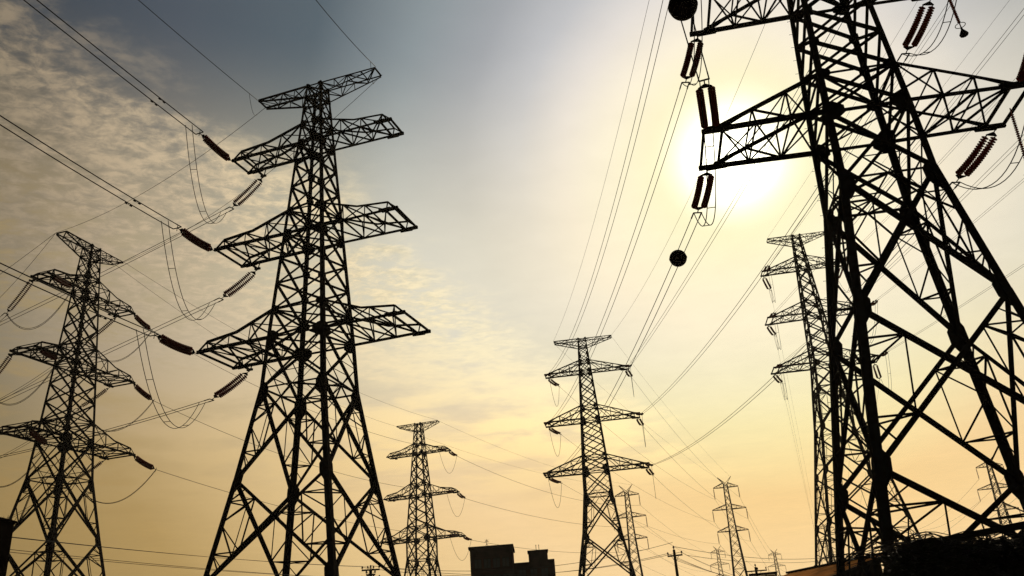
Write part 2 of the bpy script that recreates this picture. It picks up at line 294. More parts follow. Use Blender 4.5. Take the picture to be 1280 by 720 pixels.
WIRES = [
 ('long wires from top left arm of the huge tower to the slim tower', (11.66, 41.53, 40.2), (5.07, 138.02, 44.03), 4.47, 0.45, 0, 0.024, 'overhead wires between the towers'),
 ('long wires from middle left arm of the huge tower to the slim tower', (11.29, 42.11, 32.01), (4.26, 137.61, 35.45), 3.18, 0.45, 0, 0.024, 'overhead wires between the towers'),
 ('long wires from bottom left arm of the huge tower to the slim tower', (10.71, 42.4, 23.38), (3.41, 137.37, 26.95), 2.94, 0.45, 0, 0.024, 'overhead wires between the towers'),
 ('long wires from top right arm of the huge tower to the slim tower', (24.73, 39.8, 40.2), (18.76, 136.35, 44.03), 0.94, 0.45, 0, 0.024, 'overhead wires between the towers'),
 ('long wires from middle right arm of the huge tower to the slim tower', (23.68, 40.35, 31.56), (19.53, 135.75, 35.45), 2.12, 0.45, 0, 0.024, 'overhead wires between the towers'),
 ('long wires from bottom right arm of the huge tower to the slim tower', (24.15, 40.25, 22.91), (19.92, 135.36, 26.95), 2.35, 0.45, 0, 0.024, 'overhead wires between the towers'),
 ('ground wire from left peak of the huge tower to the slim tower', (12.96, 37.45, 47.3), (6.54, 141.7, 51.12), 3.18, 0, 0, 0.016, 'overhead wires between the towers'),
 ('ground wire from right peak of the huge tower to the slim tower', (22.88, 36.14, 47.3), (16.81, 140.45, 51.12), 3.18, 0, 0, 0.016, 'overhead wires between the towers'),
 ('wires leaving top left arm of the huge tower overhead', (10.31, 32.56, 41.77), (-23.69, -65.44, 45.77), 1.5, 0.45, 0, 0.028, 'overhead wires between the towers'),
 ('wires leaving top right arm of the huge tower overhead', (23.38, 30.83, 41.77), (-10.62, -67.17, 45.77), 1.5, 0.45, 0, 0.028, 'overhead wires between the towers'),
 ('wires leaving middle left arm of the huge tower overhead', (10.25, 32.05, 33.23), (-23.75, -65.95, 37.23), 1.5, 0.45, 0, 0.028, 'overhead wires between the towers'),
 ('wires leaving middle right arm of the huge tower overhead', (22.7, 30.4, 33.23), (-11.3, -67.6, 37.23), 1.5, 0.45, 0, 0.028, 'overhead wires between the towers'),
 ('wires leaving bottom left arm of the huge tower overhead', (9.42, 31.96, 24.73), (-24.58, -66.04, 28.73), 1.5, 0.45, 0, 0.028, 'overhead wires between the towers'),
 ('wires leaving bottom right arm of the huge tower overhead', (23.73, 30.06, 24.73), (-10.27, -67.94, 28.73), 1.5, 0.45, 0, 0.028, 'overhead wires between the towers'),
 ('jumper loop hanging below top left arm of the huge right tower', (10.31, 32.56, 41.77), (11.66, 41.53, 40.2), 3.0, 0.4, 1, 0.026, 'jumper loops under the arms'),
 ('jumper loop hanging below top right arm of the huge right tower', (23.38, 30.83, 41.77), (24.73, 39.8, 40.2), 3.0, 0.4, 1, 0.026, 'jumper loops under the arms'),
 ('jumper loop hanging below middle left arm of the huge right tower', (10.25, 32.05, 33.23), (11.29, 42.11, 32.01), 3.0, 0.4, 1, 0.026, 'jumper loops under the arms'),
 ('jumper loop hanging below middle right arm of the huge right tower', (22.7, 30.4, 33.23), (23.68, 40.35, 31.56), 3.0, 0.4, 1, 0.026, 'jumper loops under the arms'),
 ('jumper loop hanging below bottom left arm of the huge right tower', (9.42, 31.96, 24.73), (10.71, 42.4, 23.38), 3.3, 0.4, 1, 0.026, 'jumper loops under the arms'),
 ('jumper loop hanging below bottom right arm of the huge right tower', (23.73, 30.06, 24.73), (24.15, 40.25, 22.91), 3.0, 0.4, 1, 0.026, 'jumper loops under the arms'),
 ('ground wire leaving left peak of the huge tower overhead', (12.8, 36.19, 47.3), (-21.2, -61.81, 51.3), 1.0, 0, 0, 0.016, 'overhead wires between the towers'),
 ('ground wire leaving right peak of the huge tower overhead', (22.71, 34.87, 47.3), (-11.29, -63.13, 51.3), 1.0, 0, 0, 0.016, 'overhead wires between the towers'),
 ('thick wires from upper left of the picture to top left arm, large left tower', (-23.62, 55.91, 40.7), (-56.0, -38.7, 48.7), 1.55, 0.72, 0, 0.038, 'overhead wires between the towers'),
 ('wires leaving top left arm of the large left tower towards the left edge', (-23.45, 63.47, 38.09), (-101.31, 108.6, 36.31), 1.06, 0.45, 0, 0.026, 'overhead wires between the towers'),
 ('long jumper loop hanging below top left arm of the large left tower', (-24.02, 54.73, 40.72), (-24.32, 63.98, 38.02), 3.95, 0.5, 1, 0.026, 'jumper loops under the arms'),
 ('thick wires from upper left of the picture to middle left arm, large left tower', (-24.49, 55.49, 32.16), (-54.11, -40.02, 46.71), 4.44, 0.72, 0, 0.038, 'overhead wires between the towers'),
 ('wires leaving middle left arm of the large left tower towards the left edge', (-24.01, 64.0, 29.9), (-103.72, 105.79, 20.57), 0.0, 0.45, 0, 0.026, 'overhead wires between the towers'),
 ('long jumper loop hanging below middle left arm of the large left tower', (-24.89, 54.18, 32.12), (-24.91, 64.47, 29.79), 4.05, 0.5, 1, 0.026, 'jumper loops under the arms'),
 ('thick wires from upper left of the picture to bottom left arm, large left tower', (-25.32, 55.33, 23.67), (-51.78, -41.1, 35.44), 3.69, 0.72, 0, 0.038, 'overhead wires between the towers'),
 ('wires leaving bottom left arm of the large left tower towards the left edge', (-24.44, 64.63, 21.52), (-105.63, 103.46, 28.64), 3.03, 0.45, 0, 0.026, 'overhead wires between the towers'),
 ('long jumper loop hanging below bottom left arm of the large left tower', (-25.72, 53.88, 23.63), (-25.36, 65.06, 21.46), 4.15, 0.5, 1, 0.026, 'jumper loops under the arms'),
 ('ground wire rising from left peak of the large left tower', (-20.38, 59.47, 46.08), (-43.09, -37.91, 43.31), 3.27, 0, 0, 0.026, 'overhead wires between the towers'),
 ('ground wire from left peak of large left tower to far left tower', (-20.05, 60.59, 46.08), (-51.24, 84.6, 48.77), 1.53, 0, 0, 0.02, 'overhead wires between the towers'),
 ('ground wire rising from right peak of the large left tower', (-9.72, 56.25, 46.08), (-24.42, -42.67, 54.86), 11.44, 0, 0, 0.026, 'overhead wires between the towers'),
 ('ground wire from right peak of large left tower to far left tower', (-9.38, 57.36, 46.08), (-47.39, 93.26, 48.77), 2.0, 0, 0, 0.02, 'overhead wires between the towers'),
 ('jumper loop hanging below top left arm of the far left tower', (-49.18, 86.17, 42.52), (-54.5, 83.36, 38.67), 3.2, 0.4, 1, 0.028, 'jumper loops under the arms'),
 ('jumper loop hanging below top right arm of the far left tower', (-45.34, 98.27, 41.47), (-51.85, 95.14, 39.3), 3.2, 0.4, 1, 0.028, 'jumper loops under the arms'),
 ('thin jumper loop below top right arm of the small tower by the dark building', (-16.97, 166.81, 39.29), (-14.12, 175.33, 39.41), 4.2, 0, 1, 0.03, 'jumper loops under the arms'),
 ('single wire from top right arm of far left tower to small tower', (-45.34, 98.27, 41.47), (-16.97, 166.81, 39.29), 2.35, 0, 0, 0.028, 'overhead wires between the towers'),
 ('jumper loop hanging below middle left arm of the far left tower', (-49.23, 85.5, 33.78), (-54.81, 82.6, 30.15), 3.2, 0.4, 1, 0.028, 'jumper loops under the arms'),
 ('jumper loop hanging below middle right arm of the far left tower', (-44.39, 98.55, 32.39), (-51.97, 95.56, 31.19), 3.2, 0.4, 1, 0.028, 'jumper loops under the arms'),
 ('thin jumper loop below middle right arm of the small tower by the dark building', (-15.71, 166.29, 30.75), (-12.86, 175.11, 30.59), 4.2, 0, 1, 0.03, 'jumper loops under the arms'),
 ('single wire from middle right arm of far left tower to small tower', (-44.39, 98.55, 32.39), (-15.71, 166.29, 30.75), 2.35, 0, 0, 0.028, 'overhead wires between the towers'),
 ('jumper loop hanging below bottom left arm of the far left tower', (-48.92, 85.35, 24.4), (-54.7, 82.45, 22.28), 3.2, 0.4, 1, 0.028, 'jumper loops under the arms'),
 ('jumper loop hanging below bottom right arm of the far left tower', (-43.69, 99.44, 24.17), (-51.84, 96.36, 22.92), 3.2, 0.4, 1, 0.028, 'jumper loops under the arms'),
 ('thin jumper loop below bottom right arm of the small tower by the dark building', (-15.35, 165.35, 22.25), (-12.02, 175.75, 22.41), 4.2, 0, 1, 0.03, 'jumper loops under the arms'),
 ('single wire from bottom right arm of far left tower to small tower', (-43.69, 99.44, 24.17), (-15.35, 165.35, 22.25), 1.41, 0, 0, 0.028, 'overhead wires between the towers'),
 ('wires leaving top left arm of the far left tower at the left edge', (-54.5, 83.36, 38.67), (-120.57, 128.46, 49.54), 7.23, 0.4, 0, 0.026, 'overhead wires between the towers'),
 ('wires leaving top right arm of the far left tower at the left edge', (-51.85, 95.14, 39.3), (-117.92, 140.24, 50.18), 7.23, 0.4, 0, 0.026, 'overhead wires between the towers'),
 ('wires leaving middle left arm of the far left tower at the left edge', (-54.81, 82.6, 30.15), (-120.88, 127.7, 41.03), 7.23, 0.4, 0, 0.026, 'overhead wires between the towers'),
 ('wires leaving middle right arm of the far left tower at the left edge', (-51.97, 95.56, 31.19), (-118.04, 140.66, 42.06), 7.23, 0.4, 0, 0.026, 'overhead wires between the towers'),
 ('wires leaving bottom left arm of the far left tower at the left edge', (-54.7, 82.45, 22.28), (-120.78, 127.55, 33.16), 7.23, 0.4, 0, 0.026, 'overhead wires between the towers'),
 ('wires leaving bottom right arm of the far left tower at the left edge', (-51.84, 96.36, 22.92), (-117.91, 141.46, 33.8), 7.23, 0.4, 0, 0.026, 'overhead wires between the towers'),
 ('upper ground wire leaving the far left tower peak at the left edge', (-51.24, 84.6, 48.77), (-120.45, 124.72, 38.55), 1.55, 0, 0, 0.024, 'overhead wires between the towers'),
 ('lower ground wire leaving the far left tower peak at the left edge', (-51.24, 84.6, 48.77), (-106.6, 142.35, 60.66), 3.55, 0, 0, 0.024, 'overhead wires between the towers'),
 ('faint ground wire to left peak of the small tower by the dark building', (-48.72, 93.63, 48.77), (-26.35, 173.4, 46.17), 2.59, 0, 0, 0.02, 'overhead wires between the towers'),
 ('faint ground wire to right peak of the small tower by the dark building', (-47.39, 93.26, 48.77), (-17.38, 170.88, 46.17), 2.35, 0, 0, 0.02, 'overhead wires between the towers'),
 ('jumper loop hanging below top left arm of the slim tower right of centre', (5.07, 138.02, 44.03), (7.07, 146.51, 44.26), 4.6, 0, 1, 0.03, 'jumper loops under the arms'),
 ('wire from top left arm of the slim tower to the hazy pylon', (7.07, 146.51, 44.26), (52.16, 242.93, 36.2), 2.2, 0, 0, 0.022, 'overhead wires between the towers'),
 ('jumper loop hanging below middle left arm of the slim tower right of centre', (4.26, 137.61, 35.45), (6.57, 146.97, 35.69), 4.6, 0, 1, 0.03, 'jumper loops under the arms'),
 ('wire from middle left arm of the slim tower to the hazy pylon', (6.57, 146.97, 35.69), (50.97, 243.1, 30.2), 2.2, 0, 0, 0.022, 'overhead wires between the towers'),
 ('jumper loop hanging below bottom left arm of the slim tower right of centre', (3.41, 137.37, 26.95), (5.93, 147.33, 27.31), 4.6, 0, 1, 0.03, 'jumper loops under the arms'),
 ('wire from bottom left arm of the slim tower to the hazy pylon', (5.93, 147.33, 27.31), (51.36, 243.04, 24.3), 2.2, 0, 0, 0.022, 'overhead wires between the towers'),
 ('jumper loop hanging below top right arm of the slim tower right of centre', (18.76, 136.35, 44.03), (19.92, 145.3, 44.65), 4.6, 0, 1, 0.03, 'jumper loops under the arms'),
 ('wire from top right arm of the slim tower to the hazy pylon', (19.92, 145.3, 44.65), (58.89, 241.99, 36.2), 2.2, 0, 0, 0.022, 'overhead wires between the towers'),
 ('jumper loop hanging below middle right arm of the slim tower right of centre', (19.53, 135.75, 35.45), (20.8, 145.68, 35.84), 4.6, 0, 1, 0.03, 'jumper loops under the arms'),
 ('wire from middle right arm of the slim tower to the hazy pylon', (20.8, 145.68, 35.84), (60.08, 241.82, 30.2), 2.2, 0, 0, 0.022, 'overhead wires between the towers'),
 ('jumper loop hanging below bottom right arm of the slim tower right of centre', (19.92, 135.36, 26.95), (21.47, 145.88, 27.22), 4.6, 0, 1, 0.03, 'jumper loops under the arms'),
 ('wire from bottom right arm of the slim tower to the hazy pylon', (21.47, 145.88, 27.22), (59.68, 241.88, 24.3), 2.2, 0, 0, 0.022, 'overhead wires between the towers'),
 ('faint ground wire from left peak of the slim tower to the hazy pylon', (6.69, 142.97, 51.12), (53.74, 242.71, 42.0), 1.5, 0, 0, 0.015, 'overhead wires between the towers'),
 ('faint ground wire from right peak of the slim tower to the hazy pylon', (16.96, 141.71, 51.12), (57.31, 242.21, 42.0), 1.5, 0, 0, 0.015, 'overhead wires between the towers'),
 ('faint wire from top left arm of the hazy pylon to the tiny right pylon', (52.16, 242.93, 36.2), (128.61, 487.87, 36.2), 4.0, 0, 0, 0.028, 'overhead wires between the towers'),
 ('faint wire from top left arm behind the slim tower to tiny left pylon', (24.43, 243.92, 36.2), (89.02, 444.49, 36.2), 3.0, 0, 0, 0.028, 'overhead wires between the towers'),
 ('faint wire from top right arm of the hazy pylon to the tiny right pylon', (58.89, 241.99, 36.2), (135.35, 486.92, 36.2), 4.0, 0, 0, 0.028, 'overhead wires between the towers'),
 ('faint wire from top right arm behind the slim tower to tiny left pylon', (31.09, 242.5, 36.2), (95.75, 443.55, 36.2), 3.0, 0, 0, 0.028, 'overhead wires between the towers'),
 ('faint wire from middle left arm of the hazy pylon to the tiny right pylon', (50.97, 243.1, 30.2), (127.42, 488.04, 30.2), 4.0, 0, 0, 0.028, 'overhead wires between the towers'),
 ('faint wire from middle left arm behind the slim tower to tiny left pylon', (23.26, 244.17, 30.2), (87.83, 444.66, 30.2), 3.0, 0, 0, 0.028, 'overhead wires between the towers'),
 ('faint wire from middle right arm of the hazy pylon to the tiny right pylon', (60.08, 241.82, 30.2), (136.53, 486.75, 30.2), 4.0, 0, 0, 0.028, 'overhead wires between the towers'),
 ('faint wire from middle right arm behind the slim tower to tiny left pylon', (32.26, 242.25, 30.2), (96.94, 443.38, 30.2), 3.0, 0, 0, 0.028, 'overhead wires between the towers'),
 ('faint wire from bottom left arm of the hazy pylon to the tiny right pylon', (51.36, 243.04, 24.3), (127.82, 487.98, 24.3), 4.0, 0, 0, 0.028, 'overhead wires between the towers'),
 ('faint wire from bottom left arm behind the slim tower to tiny left pylon', (23.65, 244.08, 24.3), (88.23, 444.6, 24.3), 3.0, 0, 0, 0.028, 'overhead wires between the towers'),
 ('faint wire from bottom right arm of the hazy pylon to the tiny right pylon', (59.68, 241.88, 24.3), (136.14, 486.81, 24.3), 4.0, 0, 0, 0.028, 'overhead wires between the towers'),
 ('faint wire from bottom right arm behind the slim tower to tiny left pylon', (31.87, 242.34, 24.3), (96.55, 443.43, 24.3), 3.0, 0, 0, 0.028, 'overhead wires between the towers'),
 ('wire from top right arm of small tower passing over the dark building', (-14.12, 175.33, 39.41), (31.09, 242.5, 36.2), 2.94, 0, 0, 0.034, 'overhead wires between the towers'),
 ('wire from middle right arm of small tower passing over the dark building', (-12.86, 175.11, 30.59), (32.26, 242.25, 30.2), 1.88, 0, 0, 0.034, 'overhead wires between the towers'),
 ('wire from bottom right arm of small tower passing over the dark building', (-12.02, 175.75, 22.41), (31.87, 242.34, 24.3), 1.65, 0, 0, 0.034, 'overhead wires between the towers'),
 ('faint ground wire from left peak of the small tower, passing above the building', (-26.01, 174.63, 46.17), (26.0, 243.58, 42.0), 2.0, 0, 0, 0.018, 'overhead wires between the towers'),
 ('faint ground wire from right peak of the small tower, passing above the building', (-17.03, 172.11, 46.17), (29.52, 242.84, 42.0), 2.0, 0, 0, 0.018, 'overhead wires between the towers'),
 ('wires from top left arm of the half hidden tower rising towards the viewer', (42.24, 127.77, 56.51), (39.52, 27.81, 49.95), 1.0, 0.4, 0, 0.018, 'overhead wires between the towers'),
 ('jumper loop hanging below top left arm of the half hidden right tower', (42.24, 127.77, 56.51), (44.49, 136.16, 55.46), 4.2, 0.4, 1, 0.024, 'jumper loops under the arms'),
 ('faint wire dropping behind top left arm of the half hidden tower', (44.49, 136.16, 55.46), (120.22, 371.34, 36.2), 3.0, 0, 0, 0.014, 'overhead wires between the towers'),
 ('wires from middle left arm of the half hidden tower rising towards the viewer', (41.39, 127.09, 47.97), (38.67, 27.13, 41.41), 1.0, 0.4, 0, 0.018, 'overhead wires between the towers'),
 ('jumper loop hanging below middle left arm of the half hidden right tower', (41.39, 127.09, 47.97), (44.04, 137.18, 47.48), 4.2, 0.4, 1, 0.024, 'jumper loops under the arms'),
 ('faint wire dropping behind middle left arm of the half hidden tower', (44.04, 137.18, 47.48), (119.03, 371.5, 30.2), 3.0, 0, 0, 0.014, 'overhead wires between the towers'),
 ('wires from bottom left arm of the half hidden tower rising towards the viewer', (40.79, 127.19, 39.47), (38.07, 27.23, 32.91), 1.0, 0.4, 0, 0.018, 'overhead wires between the towers'),
 ('jumper loop hanging below bottom left arm of the half hidden right tower', (40.79, 127.19, 39.47), (43.53, 137.25, 39.18), 4.2, 0.4, 1, 0.024, 'jumper loops under the arms'),
 ('faint wire dropping behind bottom left arm of the half hidden tower', (43.53, 137.25, 39.18), (119.42, 371.45, 24.3), 3.0, 0, 0, 0.014, 'overhead wires between the towers'),
 ('wires from top right arm of the half hidden tower rising towards the viewer', (55.11, 125.98, 56.51), (52.39, 26.02, 49.95), 1.0, 0.4, 0, 0.018, 'overhead wires between the towers'),
 ('jumper loop hanging below top right arm of the half hidden right tower', (55.11, 125.98, 56.51), (55.74, 135.01, 55.99), 4.2, 0.4, 1, 0.024, 'jumper loops under the arms'),
 ('faint wire dropping behind top right arm of the half hidden tower', (55.74, 135.01, 55.99), (126.95, 370.39, 36.2), 3.0, 0, 0, 0.014, 'overhead wires between the towers'),
 ('wires from middle right arm of the half hidden tower rising towards the viewer', (56.95, 124.93, 47.97), (54.23, 24.97, 41.41), 1.0, 0.4, 0, 0.018, 'overhead wires between the towers'),
 ('jumper loop hanging below middle right arm of the half hidden right tower', (56.95, 124.93, 47.97), (55.7, 133.94, 45.36), 4.2, 0.4, 1, 0.024, 'jumper loops under the arms'),
 ('faint wire dropping behind middle right arm of the half hidden tower', (55.7, 133.94, 45.36), (128.14, 370.22, 30.2), 3.0, 0, 0, 0.014, 'overhead wires between the towers'),
 ('wires from bottom right arm of the half hidden tower rising towards the viewer', (56.48, 125.01, 39.47), (53.75, 25.05, 32.91), 1.0, 0.4, 0, 0.018, 'overhead wires between the towers'),
 ('jumper loop hanging below bottom right arm of the half hidden right tower', (56.48, 125.01, 39.47), (58.64, 134.63, 37.74), 4.2, 0.4, 1, 0.024, 'jumper loops under the arms'),
 ('faint wire dropping behind bottom right arm of the half hidden tower', (58.64, 134.63, 37.74), (127.74, 370.28, 24.3), 3.0, 0, 0, 0.014, 'overhead wires between the towers'),
 ('ground wire from left peak of the half hidden tower towards the viewer', (44.18, 131.48, 63.15), (41.46, 31.52, 56.59), 1.0, 0, 0, 0.014, 'overhead wires between the towers'),
 ('ground wire from right peak of the half hidden tower towards the viewer', (53.91, 130.13, 63.15), (51.18, 30.17, 56.59), 1.0, 0, 0, 0.014, 'overhead wires between the towers'),
 ('faint wire from top left arm of the pylon between the huge tower legs', (125.97, 242.41, 36.2), (209.32, 514.97, 50.5), 6.0, 0, 0, 0.03, 'overhead wires between the towers'),
 ('faint wire from middle left arm of the pylon between the huge tower legs', (124.83, 242.78, 30.2), (209.32, 514.97, 45.5), 6.0, 0, 0, 0.03, 'overhead wires between the towers'),
 ('faint wire from bottom left arm of the pylon between the huge tower legs', (125.21, 242.65, 24.3), (209.32, 514.97, 40.5), 6.0, 0, 0, 0.03, 'overhead wires between the towers'),
 ('faint wire from top right arm of the pylon between the huge tower legs', (132.44, 240.31, 36.2), (217.32, 514.97, 50.5), 6.0, 0, 0, 0.03, 'overhead wires between the towers'),
 ('faint wire from middle right arm of the pylon between the huge tower legs', (133.58, 239.93, 30.2), (217.32, 514.97, 45.5), 6.0, 0, 0, 0.03, 'overhead wires between the towers'),
 ('faint wire from bottom right arm of the pylon between the huge tower legs', (133.2, 240.06, 24.3), (217.32, 514.97, 40.5), 6.0, 0, 0, 0.03, 'overhead wires between the towers'),
]
BALLS = [((10.32, 47.49, 22.97), 0.53, 'black marker ball on the wires, lower of the two, beneath the bright sun'), ((7.65, 26.86, 24.65), 0.57, 'large black marker ball at the top edge left of the huge tower')]
RODS = [([23.78, 35.37, 32.58], [23.95, 35.37, 29.13], 'slim rod insulator hanging near the top edge at right, weighted at its foot'), ([24.83, 35.23, 24.08], [24.66, 35.23, 20.2], 'slim rod insulator hanging at the right edge of the picture')]

# ---------------------------------------------------------------- big double circuit lattice towers
A3 = lambda *a: np.array(a, float)
def lattice_tower(x, y, z3, yaw, P, label, sk=1.0, posts=False, detail=2):
    T = thing('lattice_tower', label, 'pylon', (x, y, 0), yaw, 'steel lattice transmission towers with six arms')
    Z = lambda k: z3+P[k]
    zb = 0.25
    wz = [(Z('zn2'), P['wn2']), (Z('zn1'), P['wn1']), (Z('zws'), P['wws']), (z3, P['w3']), (Z('zT'), P['wT'])]
    slope = (P['wn2']-P['wn1'])/(Z('zn1')-Z('zn2')); slope = max(slope, 0.15)
    def W(z):
        if z < wz[0][0]: return P['wn2']+slope*(wz[0][0]-z)
        return float(np.interp(z, [a for a, _ in wz], [b for _, b in wz]))
    def cn(sx, sy, z): w = W(z); return A3(sx*w, sy*w, z)
    # node levels
    upper = [z3, Z('zu3')]
    def sub(a, b, n): return [a+(b-a)*i/n for i in range(1, n)]
    lev = [z3, Z('zu3')]+sub(Z('zu3'), Z('zl2'), 3)+[Z('zl2'), Z('zu2')]+sub(Z('zu2'), Z('zl1'), 3)+[Z('zl1'), Z('zu1')]+sub(Z('zu1'), Z('ztl'), 2)+[Z('ztl'), Z('zT')]
    low = [Z('zn2'), Z('zn1'), Z('zws')]
    rem = low[0]-zb; k = max(1, round(rem/7.2)); low = [zb+rem*i/k for i in range(k)]+low
    legA = lambda z: sk*float(np.interp(z, [0, Z('zn1'), z3, Z('zT')], [0.34, 0.32, 0.26, 0.15]))
    CR = [(-1, -1), (1, -1), (1, 1), (-1, 1)]
    legs = []
    allz = low+lev
    for (sx, sy) in CR:
        b = MB()
        for a, c in zip(allz[:-1], allz[1:]):
            b.angle(cn(sx, sy, a), cn(sx, sy, c), legA((a+c)/2), (-sx, 0, 0), (0, -sy, 0))
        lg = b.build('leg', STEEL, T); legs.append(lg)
        # gusset plates on both faces of the corner
        for z in allz[1:]:
            if z in low: gw, gh = (0.54, 1.25)
            elif z == z3: gw, gh = (0.80, 0.85)
            elif z in (Z('zl2'), Z('zl1')): gw, gh = (0.66, 0.62)
            elif z in (Z('zu3'), Z('zu2'), Z('zu1')): gw, gh = (0.54, 0.50)
            elif z >= Z('ztl'): gw, gh = (0.28, 0.30)
            else: gw, gh = (0.36, 0.46)
            gw *= sk; gh *= sk
            gb = MB(); c = cn(sx, sy, z); o = 0.02
            sl = (W(z-0.5)-W(z+0.5))
            for ax in (0, 1):
                e = A3(-sx, 0, 0) if ax == 0 else A3(0, -sy, 0); nn = A3(0, sy, 0) if ax == 0 else A3(sx, 0, 0)
                up = A3(-sx*sl, -sy*sl, 1.0)
                c0 = c+nn*0.05*sk-e*0.06
                sh = A3(0, 0, -0.25*gh) if z == low[-1] else A3(0, 0, 0)
                gb.plate([c0+sh-up*gh*0.62, c0+sh+e*gw*0.55-up*gh*0.55, c0+sh+e*gw-up*gh*0.2, c0+sh+e*gw*0.98+up*gh*0.22, c0+sh+e*gw*0.5+up*gh*0.5, c0+sh+up*gh*0.58], nn, 0.03)
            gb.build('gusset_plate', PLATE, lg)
        if (sx, sy) == (-1, 1) and detail > 1:
            sb = MB(); z = 2.6; i = 0
            while z < Z('zT')-0.3:
                c = cn(sx, sy, z); e = A3(-1, 0, 0) if i % 2 else A3(0, 1, 0)
                sb.tube([c+e*0.03, c+e*0.24], 0.011, 5); sb.tube([c+e*0.235, c+e*0.25], 0.02, 5); z += 0.42; i += 1
            o = sb.build('step_bolts', STEEL, lg); o['kind'] = 'stuff'
        fb = MB(); c = cn(sx, sy, zb)
        fb.lathe((c[0], c[1], -0.3), (c[0], c[1], 0.35), [(0, 0.55), (0.8, 0.5), (1, 0.42)], 16); fb.build('concrete_footing', CONC, T)
    # faces
    TIES = []
    FC = [((-1, -1), (1, -1), (0, -1, 0)), ((1, -1), (1, 1), (1, 0, 0)), ((1, 1), (-1, 1), (0, 1, 0)), ((-1, 1), (-1, -1), (-1, 0, 0))]
    for c0, c1, nn in FC:
        b = MB()
        for a, c in zip(lev[:-1], lev[1:]):          # crossed braces in the slim upper body
            t = sk*(0.14 if a < Z('zl1') else 0.085)
            P0, P1, Q0, Q1 = cn(*c0, a), cn(*c1, a), cn(*c0, c), cn(*c1, c); n3 = A3(*nn)
            b.brace(P0, Q1, t, nn); b.brace(P1-n3*0.03, Q0-n3*0.03, t, nn)
        for z in (z3, Z('zu3'), Z('zl2'), Z('zu2'), Z('zl1'), Z('zu1'), Z('ztl'), Z('zT')):
            b.brace(cn(*c0, z), cn(*c1, z), sk*0.11, nn)
        # panel between lower arm and the waist
        a, c = low[-1], z3; n3 = A3(*nn)
        P0, P1, Q0, Q1 = cn(*c0, a), cn(*c1, a), cn(*c0, c), cn(*c1, c)
        b.brace(P0, Q1, sk*0.15, nn); b.brace(P1-n3*0.03, Q0-n3*0.03, sk*0.15, nn)
        mX = (P0+P1+Q0+Q1)/4
        for (p_, q_) in ((P0, Q0), (P1, Q1)):
            mm = (p_+q_)/2; b.brace(mm, (p_+mX)/2, 0.06, nn); b.brace(mm, (q_+mX)/2, 0.06, nn)
        b.brace(P0, P1, sk*0.10, nn)
        ml = (P0+P1)/2
        b.brace(ml, (P0*0.45+mX*0.55), 0.06, nn); b.brace(ml, (P1*0.45+mX*0.55), 0.06, nn); b.brace((P0*.45+mX*.55), (P1*.45+mX*.55), 0.06, nn)
        b.build('body_bracing', STEEL, T)
        b = MB(); s_ = MB()
        for a, c in zip(low[:-1], low[1:]):
            P0, P1, Q0, Q1 = cn(*c0, a), cn(*c1, a), cn(*c0, c), cn(*c1, c)
            t = sk*0.19
            wb, wt = np.linalg.norm(P1-P0), np.linalg.norm(Q1-Q0); f = wt/(wb+wt)
            X = Q0+(P1-Q0)*f
            b.brace(P0, Q1, t, nn); b.brace(P1-n3*0.035, Q0-n3*0.035, t, nn)
            th = sk*0.072
            for (p_, q_) in ((P0, Q0), (P1, Q1)):
                s_ = MB()
                M1 = q_+(X-q_)*0.5; M2 = p_+(X-p_)*0.5
                L = lambda zz: p_+(q_-p_)*((zz-p_[2])/(q_[2]-p_[2]))
                mid = L(X[2])
                s_.brace(M1, L(M1[2]), th, nn); s_.brace(M2, L(M2[2]), th, nn)
                s_.brace(M1, mid+A3(0, 0, 0.1), th, nn); s_.brace(M2, mid-A3(0, 0, 0.1), th, nn)
                s_.brace(M1, M2, th*0.9, nn)
                q4 = q_+(X-q_)*0.25; s_.brace(q4, L(M1[2]), th*0.8, nn)
                p4 = p_+(X-p_)*0.25; s_.brace(p4, L(M2[2]), th*0.8, nn)
                s_.build('secondary_bracing', STEEL, T)
            if c == low[-1]:
                mt = (Q0+Q1)/2; Na, Nb = Q0+(X-Q0)*0.5, Q1+(X-Q1)*0.5; s_ = MB(); s_.brace(Na, mt, th, nn); s_.brace(Nb, mt, th, nn); s_.build('secondary_bracing', STEEL, T)
            if c1 == (1, -1):        # horizontal ties round each corner joining the mid points of the crossed braces
                for p_, hi in ((Q0, True), (P0, False)):
                    M_ = p_+(X-p_)*0.5; off = M_[0]+W(M_[2])
                    TIES.append((M_[2], off))
        b.build('diagonal_brace', STEEL, T)
    # plan bracing, one frame per level
    for z in (z3, Z('zu3'), Z('zl2'), Z('zu2'), Z('zl1'), Z('zu1'), Z('ztl'), Z('zT')):
        b = MB(); b.brace(cn(-1, -1, z), cn(1, 1, z), sk*0.09, (0, 0, 1)); b.brace(cn(1, -1, z-0.03), cn(-1, 1, z-0.03), sk*0.09, (0, 0, 1)); b.build('plan_bracing', STEEL, T)
    z = low[-1]; w = W(z); md = [A3(0, -w, z), A3(w, 0, z), A3(0, w, z), A3(-w, 0, z)]; b = MB()
    for i in range(4): b.brace(md[i], md[(i+1) % 4], sk*0.10, (0, 0, 1))
    b.build('plan_bracing', STEEL, T)
    for zz, off in TIES:
        w = W(zz)
        for sx, sy in CR:
            tb = MB(); tb.brace(A3(sx*(w-off), sy*w, zz), A3(sx*w, sy*(w-off), zz), sk*0.075, (0, 0, 1)); tb.build('corner_tie', STEEL, T)
